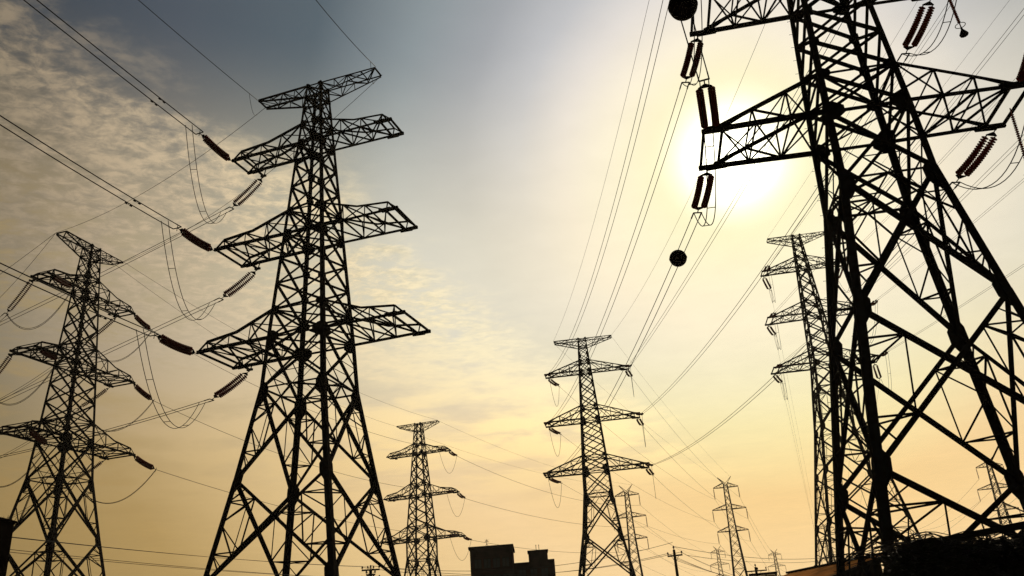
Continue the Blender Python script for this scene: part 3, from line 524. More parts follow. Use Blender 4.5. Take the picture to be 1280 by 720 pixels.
    # conductor arms
    for lv, zl, zu in ((1, Z('zl1'), Z('zu1')), (2, Z('zl2'), Z('zu2')), (3, z3, Z('zu3'))):
        for sx in (-1, 1):
            L = P[('L' if sx < 0 else 'M')+str(lv)]; t = P['t%d' % lv]; wl, wu = W(zl), W(zu)
            hz = 0.62 if posts else 0.10
            LN = {s: (A3(sx*wl, s*wl, zl), A3(sx*L, s*t, zl)) for s in (-1, 1)}
            kn = 0.62
            UN = {}
            for s in (-1, 1):
                a = A3(sx*wu, s*wu, zu); e = A3(sx*(L+0.15), s*t, zl+hz)
                if posts:
                    k_ = A3(sx*(wu+(L-wu)*0.56), s*(wu+(t-wu)*0.56), zl+hz+(zu-zl-hz)*0.22)
                    UN[s] = [a, k_, e]
                else: UN[s] = [a, e]
            b = MB(); ca = sk*(0.15+0.012*lv)
            for s in (-1, 1):
                b.brace(LN[s][0], LN[s][1], ca, (0, s, 0))
                for p_, q_ in zip(UN[s][:-1], UN[s][1:]): b.brace(p_, q_, ca*0.8, (0, s, 0))
            ext = 0.95
            for xx in ((L-0.05), (L+ext-0.1)): b.bar(A3(sx*xx, -t, zl-0.02), A3(sx*xx, t, zl-0.02), 0.11*sk, 0.12*sk)
            arm = b.build('crossarm', STEEL, T)
            def up(s, f):
                pts = UN[s]
                if len(pts) == 2: return pts[0]+(pts[1]-pts[0])*f
                return pts[0]+(pts[1]-pts[0])*(f/0.56) if f < 0.56 else pts[1]+(pts[2]-pts[1])*((f-0.56)/0.44)
            lo = lambda s, f: LN[s][0]+(LN[s][1]-LN[s][0])*f
            l_ = MB(); nb = 3; th = sk*0.088
            for i in range(nb):
                f0, f1 = i/nb, (i+1)/nb
                for s in (-1, 1):
                    if i: l_.brace(lo(s, f0), up(s, f0), th*0.85, (0, s, 0))
                    l_.brace(lo(s, f0), up(s, f1), th, (0, s, 0)) if (i % 2) else l_.brace(up(s, f0), lo(s, f1), th, (0, s, 0))
                l_.brace(lo(-1, f0), lo(1, f1), th, (0, 0, 1)); l_.brace(lo(1, f0)+A3(0, 0, 0.03), lo(-1, f1)+A3(0, 0, 0.03), th, (0, 0, 1))
                if i: l_.brace(lo(-1, f0), lo(1, f0), th, (0, 0, 1)); l_.brace(up(-1, f0), up(1, f0), th*0.9, (0, 0, 1))
                s = -1 if i % 2 else 1
                l_.brace(up(s, f0), up(-s, f1), th*0.85, (0, 0, 1))
            for s in (-1, 1):
                if posts: l_.brace(lo(s, 1), UN[s][-1], th, (0, s, 0)); l_.brace(UN[s][-1], A3(sx*(L+ext-0.1), s*t, zl), th, (0, s, 0))
            if posts: l_.brace(UN[-1][-1], UN[1][-1], th, (0, 0, 1))
            l_.build('arm_lacing', STEEL, arm)
            for s in (-1, 1):
                pb = MB(); pb.bar(A3(sx*(L-0.35), s*t, zl-0.03), A3(sx*(L+ext), s*t, zl-0.03), 0.16*sk, 0.20*sk)
                pb.plate([A3(sx*(L-0.6), s*(t+.09), zl+0.12), A3(sx*(L+0.35), s*(t+.09), zl+0.14), A3(sx*(L+0.5), s*(t+.09), zl-0.20), A3(sx*(L-0.5), s*(t+.09), zl-0.16)], (0, 1, 0), 0.03)
                if posts and sx < 0 and s > 0:
                    pb.bar(A3(sx*L, t, zl-0.02), A3(sx*L, t+0.95, zl-0.06), 0.15, 0.13); pb.bar(A3(sx*(L-0.9), t-0.05, zl-0.02), A3(sx*L, t+0.95, zl-0.06), 0.07, 0.07)
                    pb.bar(A3(sx*(L-.25), t+0.9, zl-0.06), A3(sx*(L+.25), t+0.9, zl-0.06), 0.16, 0.16)
                pb.build('hanger_plate', PLATE, arm)
    # earth wire arms on top
    for sx in (-1, 1):
        L = P['LT' if sx < 0 else 'MT']; t = P['tT']; zt, zl = Z('zT'), Z('ztl'); wt, wl = W(zt), W(zl)
        b = MB()
        lo = lambda s, f: A3(sx*wl, s*wl, zl)+(A3(sx*L, s*t, zt-0.12)-A3(sx*wl, s*wl, zl))*f
        up = lambda s, f: A3(sx*wt, s*wt, zt)+(A3(sx*L, s*t, zt)-A3(sx*wt, s*wt, zt))*f
        for s in (-1, 1): b.brace(lo(s, 0), lo(s, 1), sk*0.10, (0, s, 0)); b.brace(up(s, 0), up(s, 1), sk*0.11, (0, s, 0))
        b.bar(up(-1, 1), up(1, 1), 0.10, 0.12)
        arm = b.build('peak_crossarm', STEEL, T); l_ = MB(); nb = 4; th = sk*0.06
        for i in range(nb):
            f0, f1 = i/nb, (i+1)/nb
            for s in (-1, 1):
                if i: l_.brace(lo(s, f0), up(s, f0), th, (0, s, 0))
                if i < nb-1: l_.brace(lo(s, f0), up(s, f1), th, (0, s, 0)) if i % 2 else l_.brace(up(s, f0), lo(s, f1), th, (0, s, 0))
            s = 1 if i % 2 else -1
            l_.brace(up(s, f0), up(-s, f1), th, (0, 0, 1)); l_.brace(lo(s, f0), lo(-s, f1), th, (0, 0, 1))
            l_.brace(up(-1, f1), up(1, f1), th, (0, 0, 1))
        l_.build('arm_lacing', STEEL, arm)
    return T
TL = ['tall black lattice tower left of centre, the largest one standing whole in view',
      'lattice tower at the left edge, its arms pointing towards the viewer',
      'slim lattice tower right of centre, standing whole just right of the dark building',
      'small lattice tower between the large left one and the dark building',
      'lattice tower standing half hidden behind the huge one at right',
      'huge close lattice tower filling the right side, its top cut by the frame']
T_POST = [True, True, False, True, False, False]
T_SK = [1.16, 1.14, 1.28, 1.2, 1.22, 1.12]
tower_objs = []
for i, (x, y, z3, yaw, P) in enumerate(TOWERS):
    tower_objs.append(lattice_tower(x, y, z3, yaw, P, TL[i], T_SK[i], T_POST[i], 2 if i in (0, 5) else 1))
# small control box and number plate bolted to the huge tower
def box_on_tower(wx, wy, wz, w, h, d, name, label, cat, m):
    b = MB(); b.box((-w/2, -d/2, 0), (w/2, d/2, h)); b.box((-w/2-.02, -d/2-.02, h), (w/2+.02, d/2+.02, h+.03))
    o = b.build(name, m); o.location = (wx, wy, wz); tag(o, label, cat); return o

# ---------------------------------------------------------------- distant suspension pylons with raised earth wire horns
V_LAB = {'V1': 'hazy pylon with two horns right of the wooden pole, tallest of the distant ones', 'V2': 'distant pylon with two horns seen between the legs of the huge tower',
         'V4': 'distant pylon with two horns partly hidden behind the slim tower right of centre', 'V3': 'tiny pylon with two horns left of the hazy pylon',
         'V5': 'tiny pylon with two horns right of the hazy pylon', 'V6': 'faint far pylon with two horns seen through the half hidden tower'}
V_ARMS = {1: (3.4, 39.3), 2: (4.6, 33.3), 3: (4.2, 27.4)}
def horned_pylon(loc, yaw, label):
    T = thing('horned_pylon', label, 'pylon', loc, yaw, 'distant horned pylons')
    W = lambda z: float(np.interp(z, [0, 13, 27.4, 39.3, 41], [2.75, 1.85, 1.0, 0.6, 0.5]))
    cn = lambda sx, sy, z: A3(sx*W(z), sy*W(z), z)
    lev = [0.2, 5.5, 10, 14, 17.5, 20.5, 23, 25.2, 27.4, 29.4, 31.4, 33.3, 35.3, 37.3, 39.3, 40.3]
    for sx, sy in ((-1, -1), (1, -1), (1, 1), (-1, 1)):
        b = MB(); b.angle(cn(sx, sy, 0), cn(sx, sy, 27.4), 0.30, (-sx, 0, 0), (0, -sy, 0)); b.angle(cn(sx, sy, 27.4), cn(sx, sy, 40.3), 0.22, (-sx, 0, 0), (0, -sy, 0)); b.build('leg', STEEL, T)
    b = MB()
    for c0, c1, nn in (((-1, -1), (1, -1), (0, -1, 0)), ((1, -1), (1, 1), (1, 0, 0)), ((1, 1), (-1, 1), (0, 1, 0)), ((-1, 1), (-1, -1), (-1, 0, 0))):
        for a, c in zip(lev[:-1], lev[1:]):
            b.brace(cn(*c0, a), cn(*c1, c), 0.12, nn); b.brace(cn(*c1, a), cn(*c0, c), 0.12, nn)
        for z in (10, 17.5, 27.4, 33.3, 39.3): b.brace(cn(*c0, z), cn(*c1, z), 0.09, nn)
    b.build('body_bracing', STEEL, T)
    for lv, (L, z) in V_ARMS.items():
        for sx in (-1, 1):
            b = MB(); w = W(z)
            tp = A3(sx*L, 0, z)
            for s in (-1, 1):
                b.brace(A3(sx*w, s*w, z), tp, 0.17, (0, 0, 1)); b.brace(A3(sx*w, s*w, z+1.25), tp+A3(0, 0, 0.1), 0.14, (0, s, 0))
                for f in (0.33, 0.66): 
                    pl = A3(sx*w, s*w, z)*(1-f)+tp*f; pu = A3(sx*w, s*w, z+1.25)*(1-f)+tp*f; b.brace(pl, pu, 0.06, (0, s, 0))
                    pu2 = A3(sx*w, s*w, z+1.25)*(1-f+.33)+tp*(f-.33); b.brace(pl, pu2, 0.05, (0, s, 0))
            b.build('crossarm', STEEL, T)
    for sx in (-1, 1):
        b = MB(); tp = A3(sx*1.9, 0, 42.2)
        for s in (-1, 1): b.brace(A3(sx*.5, s*.5, 40.3), tp, 0.10, (0, s, 0)); b.brace(A3(-sx*.1, s*.4, 40.3), tp, 0.09, (0, s, 0))
        b.build('horn', STEEL, T)
    return T
for k, (loc, yw) in VT.items(): horned_pylon(loc, yw, V_LAB[k])
V_SHORT = {'V1': 'hazy pylon right of the pole', 'V2': 'pylon between the huge tower legs', 'V4': 'pylon behind the slim tower', 'V3': 'tiny pylon left', 'V5': 'tiny pylon right', 'V6': 'faint far pylon'}
ARMW = {1: 'top', 2: 'middle', 3: 'bottom'}; SIDE = {-1: 'left', 1: 'right'}
for k, (loc, yw) in VT.items():
    for lv, (L, z) in V_ARMS.items():
        for sx in (-1, 1):
            x = loc[0]+math.cos(yw)*sx*L; y = loc[1]+math.sin(yw)*sx*L
            b = MB(); b.tube([(x, y, z), (x, y, z-0.4)], 0.05, 6)
            prof = []
            n = 14
            for i in range(n):
                t0 = i/n; prof += [(t0, 0.05), (t0+0.25/n, 0.15), (t0+0.6/n, 0.13), (t0+0.8/n, 0.05)]
            b.lathe((x, y, z-0.4), (x, y, z-2.9), prof+[(1, 0.05)], 6); b.tube([(x, y, z-2.9), (x, y, z-3.15)], 0.06, 6)
            o = b.build('suspension_insulator', SHED)
            tag(o, 'thin insulator hanging from the %s %s arm of the %s' % (ARMW[lv], SIDE[sx], V_SHORT[k]), 'insulator', 'hanging insulators of the distant pylons')

# ---------------------------------------------------------------- insulator strings
TSH = {1: 'large left tower', 2: 'far left tower', 3: 'slim tower right of centre', 4: 'small tower by dark building', 5: 'half hidden right tower', 6: 'huge right tower'}
def string(A, B, label, seg=18, k=10, stacked=False):
    A = np.array(A, float); B = np.array(B, float); T = thing('insulator_string', label, 'insulator', tuple(A), 0, 'tension insulator strings on the tower arms')
    d = B-A; L = np.linalg.norm(d); d /= L; sd_ = np.cross(d, (0, 0, 1)); sd_ /= np.linalg.norm(sd_); upv = np.cross(sd_, d)
    if stacked: sd_, upv = upv, -sd_
    O = A3(0, 0, 0); s = 0.16 if stacked else 0.27
    y0, y1 = d*0.42, d*(L-0.42)
    b = MB(); b.tube([O, d*0.12], 0.045, 6); b.tube([d*0.10, y0-d*0.05], 0.03, 6)
    b.build('shackle_link', PLATE, T)
    for yy, sg in ((y0, -1), (y1, 1)):
        b = MB(); b.plate([yy+sg*d*0.16-sd_*0.05, yy+sg*d*0.16+sd_*0.05, yy-sg*d*0.02+sd_*(s+.06), yy-sg*d*0.07+sd_*(s+.06), yy-sg*d*0.07-sd_*(s+.06), yy-sg*d*0.02-sd_*(s+.06)][::sg], upv, 0.04)
        for w in (-1, 1): b.tube([yy+sd_*s*w, yy-sg*d*0.2+sd_*s*w], 0.028, 6)
        b.build('yoke_plate', PLATE, T)
    for w in (-1, 1):
        p, q = y0+d*0.14+sd_*s*w, y1-d*0.14+sd_*s*w; b = MB(); n = seg
        prev = None; bow = -upv*0.0
        prof = [(0, 0.05)]
        for i in range(n):
            t0 = (i+0.1)/n; prof += [(t0, 0.045), (t0+0.10/n, 0.08), (t0+0.40/n, 0.182), (t0+0.52/n, 0.185), (t0+0.60/n, 0.055)]
        prof += [(1, 0.05)]
        # slight natural droop of the long string
        pts = []; 
        for t, r_ in prof: pts.append(p+(q-p)*t-A3(0, 0, 1)*0.10*4*t*(1-t))
        b.tube(pts, 0, k, True, [r_ for _, r_ in prof]); b.build('shed_stack', SHED, T, True)
    b = MB(); b.tube([y1+d*0.14, d*L], 0.03, 6); b.tube([d*L-sd_*0.26, d*L+sd_*0.26], 0.028, 6); b.build('end_fitting', PLATE, T)
    return T
for (t, lv, sx, sy, A, B) in STRINGS:
    end = {1: 'facing away', -1: 'facing viewer'}[sy]
    if t == 2: end = {1: 'left end', -1: 'rear end'}[sy]
    if t == 4: end = {1: 'building side', -1: 'rear side'}[sy]
    far_ = t in (3, 4, 5)
    string(A, B, 'double insulator string at %s %s arm, %s, %s' % (ARMW[lv], SIDE[sx], end, TSH[t]), 12 if far_ else 18, 6 if far_ else 10, (t == 1 and sy < 0) or (t == 2 and sy < 0))

# ---------------------------------------------------------------- conductors
def sagpts(A, B, s, n): 
    A = np.array(A, float); B = np.array(B, float); return [A+(B-A)*t-A3(0, 0, 4*s*t*(1-t)) for t in np.linspace(0, 1, n)]
def wire_label(n, kind):
    return n
def wire(label, A, B, s, twin, j, r, grp):
    pts = sagpts(A, B, s, 22 if j else 40); dv = np.array(B, float)-np.array(A, float); h = np.cross(dv, (0, 0, 1)); h /= (np.linalg.norm(h)+1e-9)
    if not twin:
        b = MB(); b.tube(pts, r, 5); o = b.build('jumper_wire' if j else 'overhead_wire', WIRE, None, True); tag(o, label, 'wire', grp); return
    T = thing('jumper_loop' if j else 'twin_conductor', label, 'wire', tuple(A), 0, grp); A0 = np.array(A, float)
    for w in (-1, 1):
        b = MB(); q = []
        for i, p in enumerate(pts):
            t = i/(len(pts)-1); q.append(p-A0+h*w*twin/2)
        b.tube(q, r, 5); b.build('conductor', WIRE, T, True)
    if j:
        for f in (0.22, 0.5, 0.78):
            p = pts[int(f*(len(pts)-1))]-A0; b = MB(); b.tube([p-h*twin/2, p+h*twin/2], 0.022, 5); b.build('spacer', PLATE, T)
    else:
        L = np.linalg.norm(dv); u = (pts[1]-pts[0]); u /= np.linalg.norm(u)
        for dd in (4.6,):
            if r < 0.03: break
            for w in (-1, 1):
                c = u*dd+h*w*twin/2-A3(0, 0, 0.09); b = MB()
                b.tube([c+A3(0, 0, .1), c], 0.02, 5); b.tube([c-u*0.22, c+u*0.22], 0.012, 5)
                b.tube([c-u*0.32, c-u*0.14], 0.055, 7); b.tube([c+u*0.14, c+u*0.32], 0.055, 7); b.build('vibration_damper', PLATE, T)
        b = MB(); b.bar(-h*twin/2, h*twin/2, 0.07, 0.05); b.bar(u*0.0-h*twin/2, u*0.6-h*twin/2, 0.06, 0.06); b.bar(u*0.0+h*twin/2, u*0.6+h*twin/2, 0.06, 0.06); b.build('clamp', PLATE, T)
for row in WIRES: wire(*row)
def along(lab, d):
    r = [x for x in WIRES if x[0] == lab][0]; A_, B_ = np.array(r[1]), np.array(r[2]); t = d/np.linalg.norm(B_-A_); return A_+(B_-A_)*t-A3(0, 0, 4*r[3]*t*(1-t))
for sd2 in ('left', 'right'):
    wire('small jumper loop under the %s peak of the large left tower' % sd2, along('ground wire rising from %s peak of the large left tower' % sd2, 1.3),
         along('ground wire from %s peak of large left tower to far left tower' % sd2, 1.1), 0.9, 0, 1, 0.018, 'jumper loops under the arms')

# ---------------------------------------------------------------- marker balls on the conductors of the huge tower
def ball(p, r, label):
    T = thing('marker_ball', label, 'marker ball', p, 0, 'aircraft marker balls'); b = MB(); pr = [(0.0, 0.02)]
    for i in range(1, 24): a = math.pi*i/24; pr.append(((1-math.cos(a))/2, r*math.sin(a)))
    pr.append((1, 0.02)); b.lathe((0, 0, -r), (0, 0, r), pr, 32); b.build('shell', BALLM, T, True)
    b = MB(); b.lathe((0, 0, -0.03), (0, 0, 0.03), [(0, r+.004), (.1, r+.02), (.9, r+.02), (1, r+.004)], 32); b.build('flange_ring', BALLM, T)
for p, r_, lb in BALLS: ball(p, r_, lb)

# ---------------------------------------------------------------- rod insulators steadying the right hand jumpers
def rod(A, B, label):
    A = np.array(A, float); B = np.array(B, float); T = thing('rod_insulator', label, 'insulator', tuple(A), 0, 'rod insulators steadying the jumpers'); d = B-A
    b = MB(); pr = [(0, 0.03), (0.08, 0.03)]; n = 26
    for i in range(n): t0 = 0.09+0.8*i/n; pr += [(t0, 0.03), (t0+0.010, 0.085), (t0+0.016, 0.085), (t0+0.02, 0.03)]
    pr += [(0.92, 0.03), (1, 0.03)]; b.lathe((0, 0, 0), d, pr, 8); b.build('shed_stack', SHED, T)
    u = d/np.linalg.norm(d); b = MB(); b.lathe(d-u*0.1, d+u*0.42, [(0, 0.04), (.3, 0.06), (.5, 0.12), (.85, .22), (1, 0.20)], 10); b.build('weight', PLATE, T)
    b = MB(); ring = [d-u*0.22+A3(math.cos(a)*0.24, math.sin(a)*0.24, 0) for a in np.linspace(0, 2*math.pi, 17)]; b.tube(ring, 0.02, 5, False); b.build('grading_ring', PLATE, T)
for A, B, lb in RODS: rod(A, B, lb)

BX, BY, BROT = -10.6, 150.0, 0.0
H1, H2, H3, H4 = 17.85, 15.2, 16.95, 15.5
LX, LY, LHH = -20.42, 30.0, 7.6
PA, PB, PC = (12.71, 79.7), (-14.1, 76.8), (24.4, 98.7)
LWT = [(-35, 0, 8.9), (-34.6, 0, 8.7), (-34.0, 0, 8.5), (-33.4, 0, 8.1)]
SX, SY, SZ = 15.75, 62.0, 5.2
ROOFU = A3(.2111, -.9775, 0); ROOFV = A3(.9442, .2039, .2588); ROOF0 = A3(19.9, 70, 5.55)-ROOFV*6.0
BR_PROF = [(7.75, 1.9), (7.85, 2.7), (8.0, 2.95), (8.3, 3.02), (8.62, 3.1), (9.2, 3.08), (9.6, 3.03), (10.0, 2.95), (10.5, 3.0), (11.1, 3.05), (12.5, 3.1), (14.5, 2.6), (16, 1.5)]
PL0, PL1 = (7.9, 19.2, 3.02), (11.6, 19.6, 3.42)

# ---------------------------------------------------------------- dark apartment building at the bottom centre
def ribbon_windows(b, gl, x0, x1, y, z0, z1, nx, nz, T):
    for i in range(nx):
        for k in range(nz):
            cx = x0+(x1-x0)*(i+0.5)/nx; cz = z0+(z1-z0)*(k+0.5)/nz; w, h = 0.55, 0.7
            f = MB(); f.box((cx-w-.08, y-0.06, cz-h-.08), (cx-w, y+.05, cz+h+.08)); f.box((cx+w, y-0.06, cz-h-.08), (cx+w+.08, y+.05, cz+h+.08))
            f.box((cx-w, y-0.06, cz+h), (cx+w, y+.05, cz+h+.08)); f.box((cx-w-.15, y-0.12, cz-h-.1), (cx+w+.15, y+.05, cz-h)); f.box((cx-.03, y-0.05, cz-h), (cx+.03, y+.04, cz+h))
            o = f.build('window', BRICK2, T); p = MB(); p.box((cx-w, y-0.01, cz-h), (cx+w, y+0.01, cz+h)); p.build('pane', GLASS, o)
BT = thing('apartment_building', 'dark flat roofed block with a stepped roofline at the bottom centre', 'building', (BX, BY, 0), BROT)
b = MB()
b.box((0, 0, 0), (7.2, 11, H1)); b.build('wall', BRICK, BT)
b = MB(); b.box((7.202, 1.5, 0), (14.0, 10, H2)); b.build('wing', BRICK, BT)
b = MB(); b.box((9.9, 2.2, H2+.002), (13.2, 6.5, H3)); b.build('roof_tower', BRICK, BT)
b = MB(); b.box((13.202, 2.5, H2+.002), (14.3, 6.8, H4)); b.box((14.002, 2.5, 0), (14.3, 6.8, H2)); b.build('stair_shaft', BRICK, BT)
b = MB(); t = 0.25
b.box((-t, -t, H1), (7.2+t, 0, H1+0.35)); b.box((-t, 11, H1), (7.2+t, 11+t, H1+0.35)); b.box((-t, 0, H1), (0, 11, H1+0.35)); b.box((7.2, 0, H1), (7.2+t, 11, H1+0.35)); b.build('parapet', BRICK2, BT)
b = MB(); b.box((9.75, 2.05, H3), (13.35, 6.65, H3+.18)); b.build('tower_cap', BRICK2, BT)
for nm, lo, hi in (('balcony', (-1.0, 1.5, H1-5.6), (-0.003, 4.5, H1-4.6)), ('balcony', (-1.0, 1.5, H1-8.6), (-0.003, 4.5, H1-7.6))):
    b = MB(); b.box(lo, hi); b.build(nm, BRICK2, BT)
ribbon_windows(b, None, 0.5, 6.8, -0.003, 1.0, H1-1.2, 4, 6, BT)
ribbon_windows(b, None, 7.8, 13.4, 1.497, 1.0, H2-0.8, 3, 6, BT)
T = thing('roof_antenna', 'small crossed antenna standing on the roof of the dark block', 'antenna', (BX+2.9, BY+1.2, H1)); b = MB()
b.tube([(0, 0, 0), (0, 0, 1.6)], 0.04, 6); b.tube([(-.5, 0, 0), (0, 0, .9), (.5, 0, 0)], 0.04, 5); b.build('mast', STEEL, T)
b = MB(); b.tube([(-.35, 0, 1.25), (.35, 0, 1.25)], 0.03, 5); b.tube([(-.3, 0, 1.5), (.3, 0, 1.1)], 0.03, 5); b.tube([(-.3, 0, 1.1), (.3, 0, 1.5)], 0.03, 5); b.build('aerial_bars', STEEL, T)
for dx in (0, 0.5):
    b = MB(); b.tube([(BX+11.3+dx, BY+3, H3+.15), (BX+11.3+dx, BY+3, H3+1.0)], 0.045, 6); b.lathe((BX+11.3+dx, BY+3, H3+1.0), (BX+11.3+dx, BY+3, H3+1.15), [(0, .05), (.2, .1), (1, .02)], 8)
    o = b.build('vent_pipe', STEEL); tag(o, 'thin vent pipe, %s of two on the raised roof block' % ('left' if dx == 0 else 'right'), 'pipe', 'vent pipes on the roof')
# ---------------------------------------------------------------- dark house corner at the left edge
LH = thing('brick_house', 'black house corner at the lower left edge with weeds along its roof', 'building', (LX, LY, 0), 0)
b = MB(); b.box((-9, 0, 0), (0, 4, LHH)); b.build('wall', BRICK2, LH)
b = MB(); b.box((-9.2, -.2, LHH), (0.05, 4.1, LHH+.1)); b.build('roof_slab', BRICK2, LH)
f = MB(); f.box((-3.2, -.08, 3.2), (-1.4, .05, 3.3)); f.box((-3.2, -.08, 4.7), (-1.4, .05, 4.8)); f.box((-3.2, -.08, 3.3), (-3.1, .05, 4.7)); f.box((-1.5, -.08, 3.3), (-1.4, .05, 4.7)); w_ = f.build('window', CONC, LH)
p = MB(); p.box((-3.1, -.02, 3.3), (-1.5, .01, 4.7)); p.build('pane', GLASS, w_)
f = MB(); f.box((-6.0, -.06, 0), (-4.9, .03, 2.1)); f.build('door', WOOD, LH)
b = MB(); rr = random.Random(3)
for i in range(420):
    x = -rr.random()*8.8; y = 3.6+rr.random()*0.5; h = 0.05+0.13*rr.random(); a = (rr.random()-.5)*.2
    b.tube([(x, y, LHH+.13), (x+a*.5, y, LHH+.13+h*.6), (x+a, y, LHH+.13+h)], 0, 3, False, [.012, .009, .003])
o = b.build('roof_weeds', TWIG); o.location = (LX, LY, 0); tag(o, 'ragged weeds and grass along the roof edge at lower left', 'weeds'); o['kind'] = 'stuff'
# ---------------------------------------------------------------- wooden distribution poles
def wood_pole(x, y, h, label, arms, rz=0.0, lean=0.0, r=0.17):
    T = thing('wooden_pole', label, 'utility pole', (x, y, 0), rz, 'wooden distribution poles')
    b = MB(); b.tube([(0, 0, 0), (0, 0, h*.5), (lean, 0, h)], 0, 10, True, [r*1.25, r*1.1, r*.8]); b.build('pole', WOOD, T)
    for (z, L, n) in arms:
        b = MB(); b.bar((-L, 0.12, z), (L, 0.12, z), 0.11, 0.13); b.bar((-L*.5, .14, z-.03), (0, .1, z-.6), .04, .03); b.bar((L*.5, .14, z-.03), (0, .1, z-.6), .04, .03)
        a = b.build('crossarm', WOOD, T)
        for i in range(n):
            xx = -L*.93+2*L*.93*i/(n-1)
            if abs(xx) < .12: xx = .2
            b = MB(); b.lathe((xx, .12, z+.06), (xx, .12, z+.36), [(0, .02), (.3, .03), (.34, .085), (.5, .085), (.53, .05), (.65, .075), (.85, .065), (1, .02)], 8); b.build('pin_insulator', PORC, a)
    b = MB(); b.lathe((lean, 0, h), (lean, 0, h+.35), [(0, .03), (.35, .04), (.4, .1), (.6, .1), (.65, .06), (.9, .07), (1, .02)], 8); b.build('pin_insulator', PORC, T)
    return T
wood_pole(PA[0], PA[1], 8.85, 'wooden pole with one short crossarm between the slim tower and hazy pylon', [(8.35, .68, 2)], R(-24), 0, .14)
wood_pole(PB[0], PB[1], 8.9, 'wooden pole with three crossarms behind the foot of the large left tower', [(8.85, .78, 4), (8.45, .4, 2), (8.05, .8, 4)], R(8))
wood_pole(PC[0], PC[1], 8.1, 'far wooden pole with a small crossarm above the sign frame', [(7.7, 1.2, 3)], R(-5))
TT = thing('pole_transformer', 'small drum transformer hung on the pole behind the large left tower', 'transformer', (PB[0]+.45, PB[1]-.1, 6.6)); b = MB()
b.lathe((0, 0, 0), (0, 0, .85), [(0, .2), (.03, .27), (.95, .27), (1, .24)], 14); b.build('tank', STEEL, TT)
for dx in (-.12, .12):
    b = MB(); b.lathe((dx, 0, .84), (dx, 0, 1.1), [(0, .03), (.2, .06), (.4, .03), (.6, .055), (1, .02)], 8); b.build('bushing', PORC, TT)
def lw(label, A, B, s, r=0.02):
    b = MB(); b.tube(sagpts(A, B, s, 30), r, 5); o = b.build('service_wire', WIRE, None, True); tag(o, label, 'wire', 'low service wires between the wooden poles')
ca, sa = math.cos(R(-24)), math.sin(R(-24)); cb, sb_ = math.cos(R(8)), math.sin(R(8))
pa = lambda dx, z: (PA[0]+ca*dx, PA[1]+sa*dx+.12, z); pb = lambda dx, z: (PB[0]+cb*dx, PB[1]+sb_*dx+.12, z)
for i, (dx, z) in enumerate(((-1.15, 8.25), (1.15, 8.25), (0, 9.15))):
    lw(['low service wire from the left end', 'low service wire from the right end', 'low service wire from the top'][i]+' of the pole by the slim tower leftwards', pa(dx*.5, z+.35), pb([-.7, .7, 0][i], [9.1, 9.1, 9.2][i]), 1.25)
for i, (dx, z) in enumerate(((-1.3, 9.15), (-.6, 9.15), (.6, 8.1), (1.3, 8.1))):
    lw(['topmost', 'second', 'third', 'lowest'][i]+' of four low wires crossing the feet of the far left tower', pb(dx*.55, z), LWT[i], 0.9, .013)
for i, (dx, z) in enumerate(((-1.15, 8.25), (1.15, 8.25), (0.3, 7.7), (-.3, 7.7))):
    lw(['first', 'second', 'third', 'last'][i]+' service wire sloping down right from the pole by slim tower', pa(dx*.5, z+.35), (PA[0]+9+i*.8, PA[1]+2-i, 4.9-.25*i), .35, .018)
lw('nearly level service wire from the pole top to the half hidden tower', pa(0, 9.15), (45, 118, 10.5), 1.2, .022)
lw('nearly level service wire between the pole crossarm and the half hidden tower', pa(1.15, 8.25), (45, 118, 10.2), 1.0, .018)
# ---------------------------------------------------------------- sign frame
SG = thing('sign_frame', 'dark rectangular sign frame with a pale panel below the tiny pylons', 'sign', (SX, SY, 0), R(-12))
b = MB()
for x in (-.85, .85): b.bar((x, 0, 0), (x, 0, SZ), .12, .12)
b.bar((-.95, 0, SZ), (.95, 0, SZ), .2, .16); b.bar((-.85, 0, SZ-1.2), (.85, 0, SZ-1.2), .1, .1); b.bar((0.2, 0, SZ-1.15), (.2, 0, SZ-.08), .05, .05); b.build('frame', STEEL, SG)
b = MB(); b.box((-.78, .02, SZ-1.14), (.78, .05, SZ-.09)); b.build('panel', PANEL, SG)
# ---------------------------------------------------------------- corrugated shed behind the huge tower
SH = thing('corrugated_shed', 'shed with a tan corrugated roof behind the legs of the huge tower', 'shed', (0, 0, 0))
def roof_pt(a, b_): # a along the eaves, b_ up the slope
    return ROOF0+ROOFU*a+ROOFV*b_
nn = np.cross(ROOFU, ROOFV); nn /= np.linalg.norm(nn); rb = MB(); LU = 13.0; LV = 6.0; nr = 76; v = []
for i in range(nr+1):
    a = LU*i/nr; ph = (i % 4); off = (0, .06, .06, 0)[ph]
    for b_ in (0, LV): v.append(tuple(roof_pt(a, b_)+nn*off))
rb.add(v, [(2*i, 2*i+2, 2*i+3, 2*i+1) for i in range(nr)]); ro = rb.build('roof_sheet', SHEET, SH)
sol = ro.modifiers.new('thickness', 'SOLIDIFY'); sol.thickness = 0.012
b = MB(); b.bar(roof_pt(-.2, LV)+nn*.08, roof_pt(LU+.2, LV)+nn*.08, .5, .14); b.build('ridge_cap', STEEL, SH)
b = MB(); b.bar(roof_pt(-.1, 0)-nn*.1, roof_pt(LU+.1, 0)-nn*.1, .12, .16); b.bar(roof_pt(-.06, 0)-nn*.06, roof_pt(-.06, LV)-nn*.06, .08, .16); b.bar(roof_pt(LU+.06, 0)-nn*.06, roof_pt(LU+.06, LV)-nn*.06, .08, .16); b.build('fascia', WOOD, SH)
b = MB()
q = [roof_pt(.3, .4), roof_pt(LU-.3, .4), roof_pt(LU-.3, LV-.4), roof_pt(.3, LV-.4)]
for i in range(4):
    a, c = q[i], q[(i+1) % 4]; b.add([(a[0], a[1], 0), (c[0], c[1], 0), (c[0], c[1], c[2]-.12), (a[0], a[1], a[2]-.12)], [(0, 1, 2, 3)])
b.build('wall', BRICK2, SH)
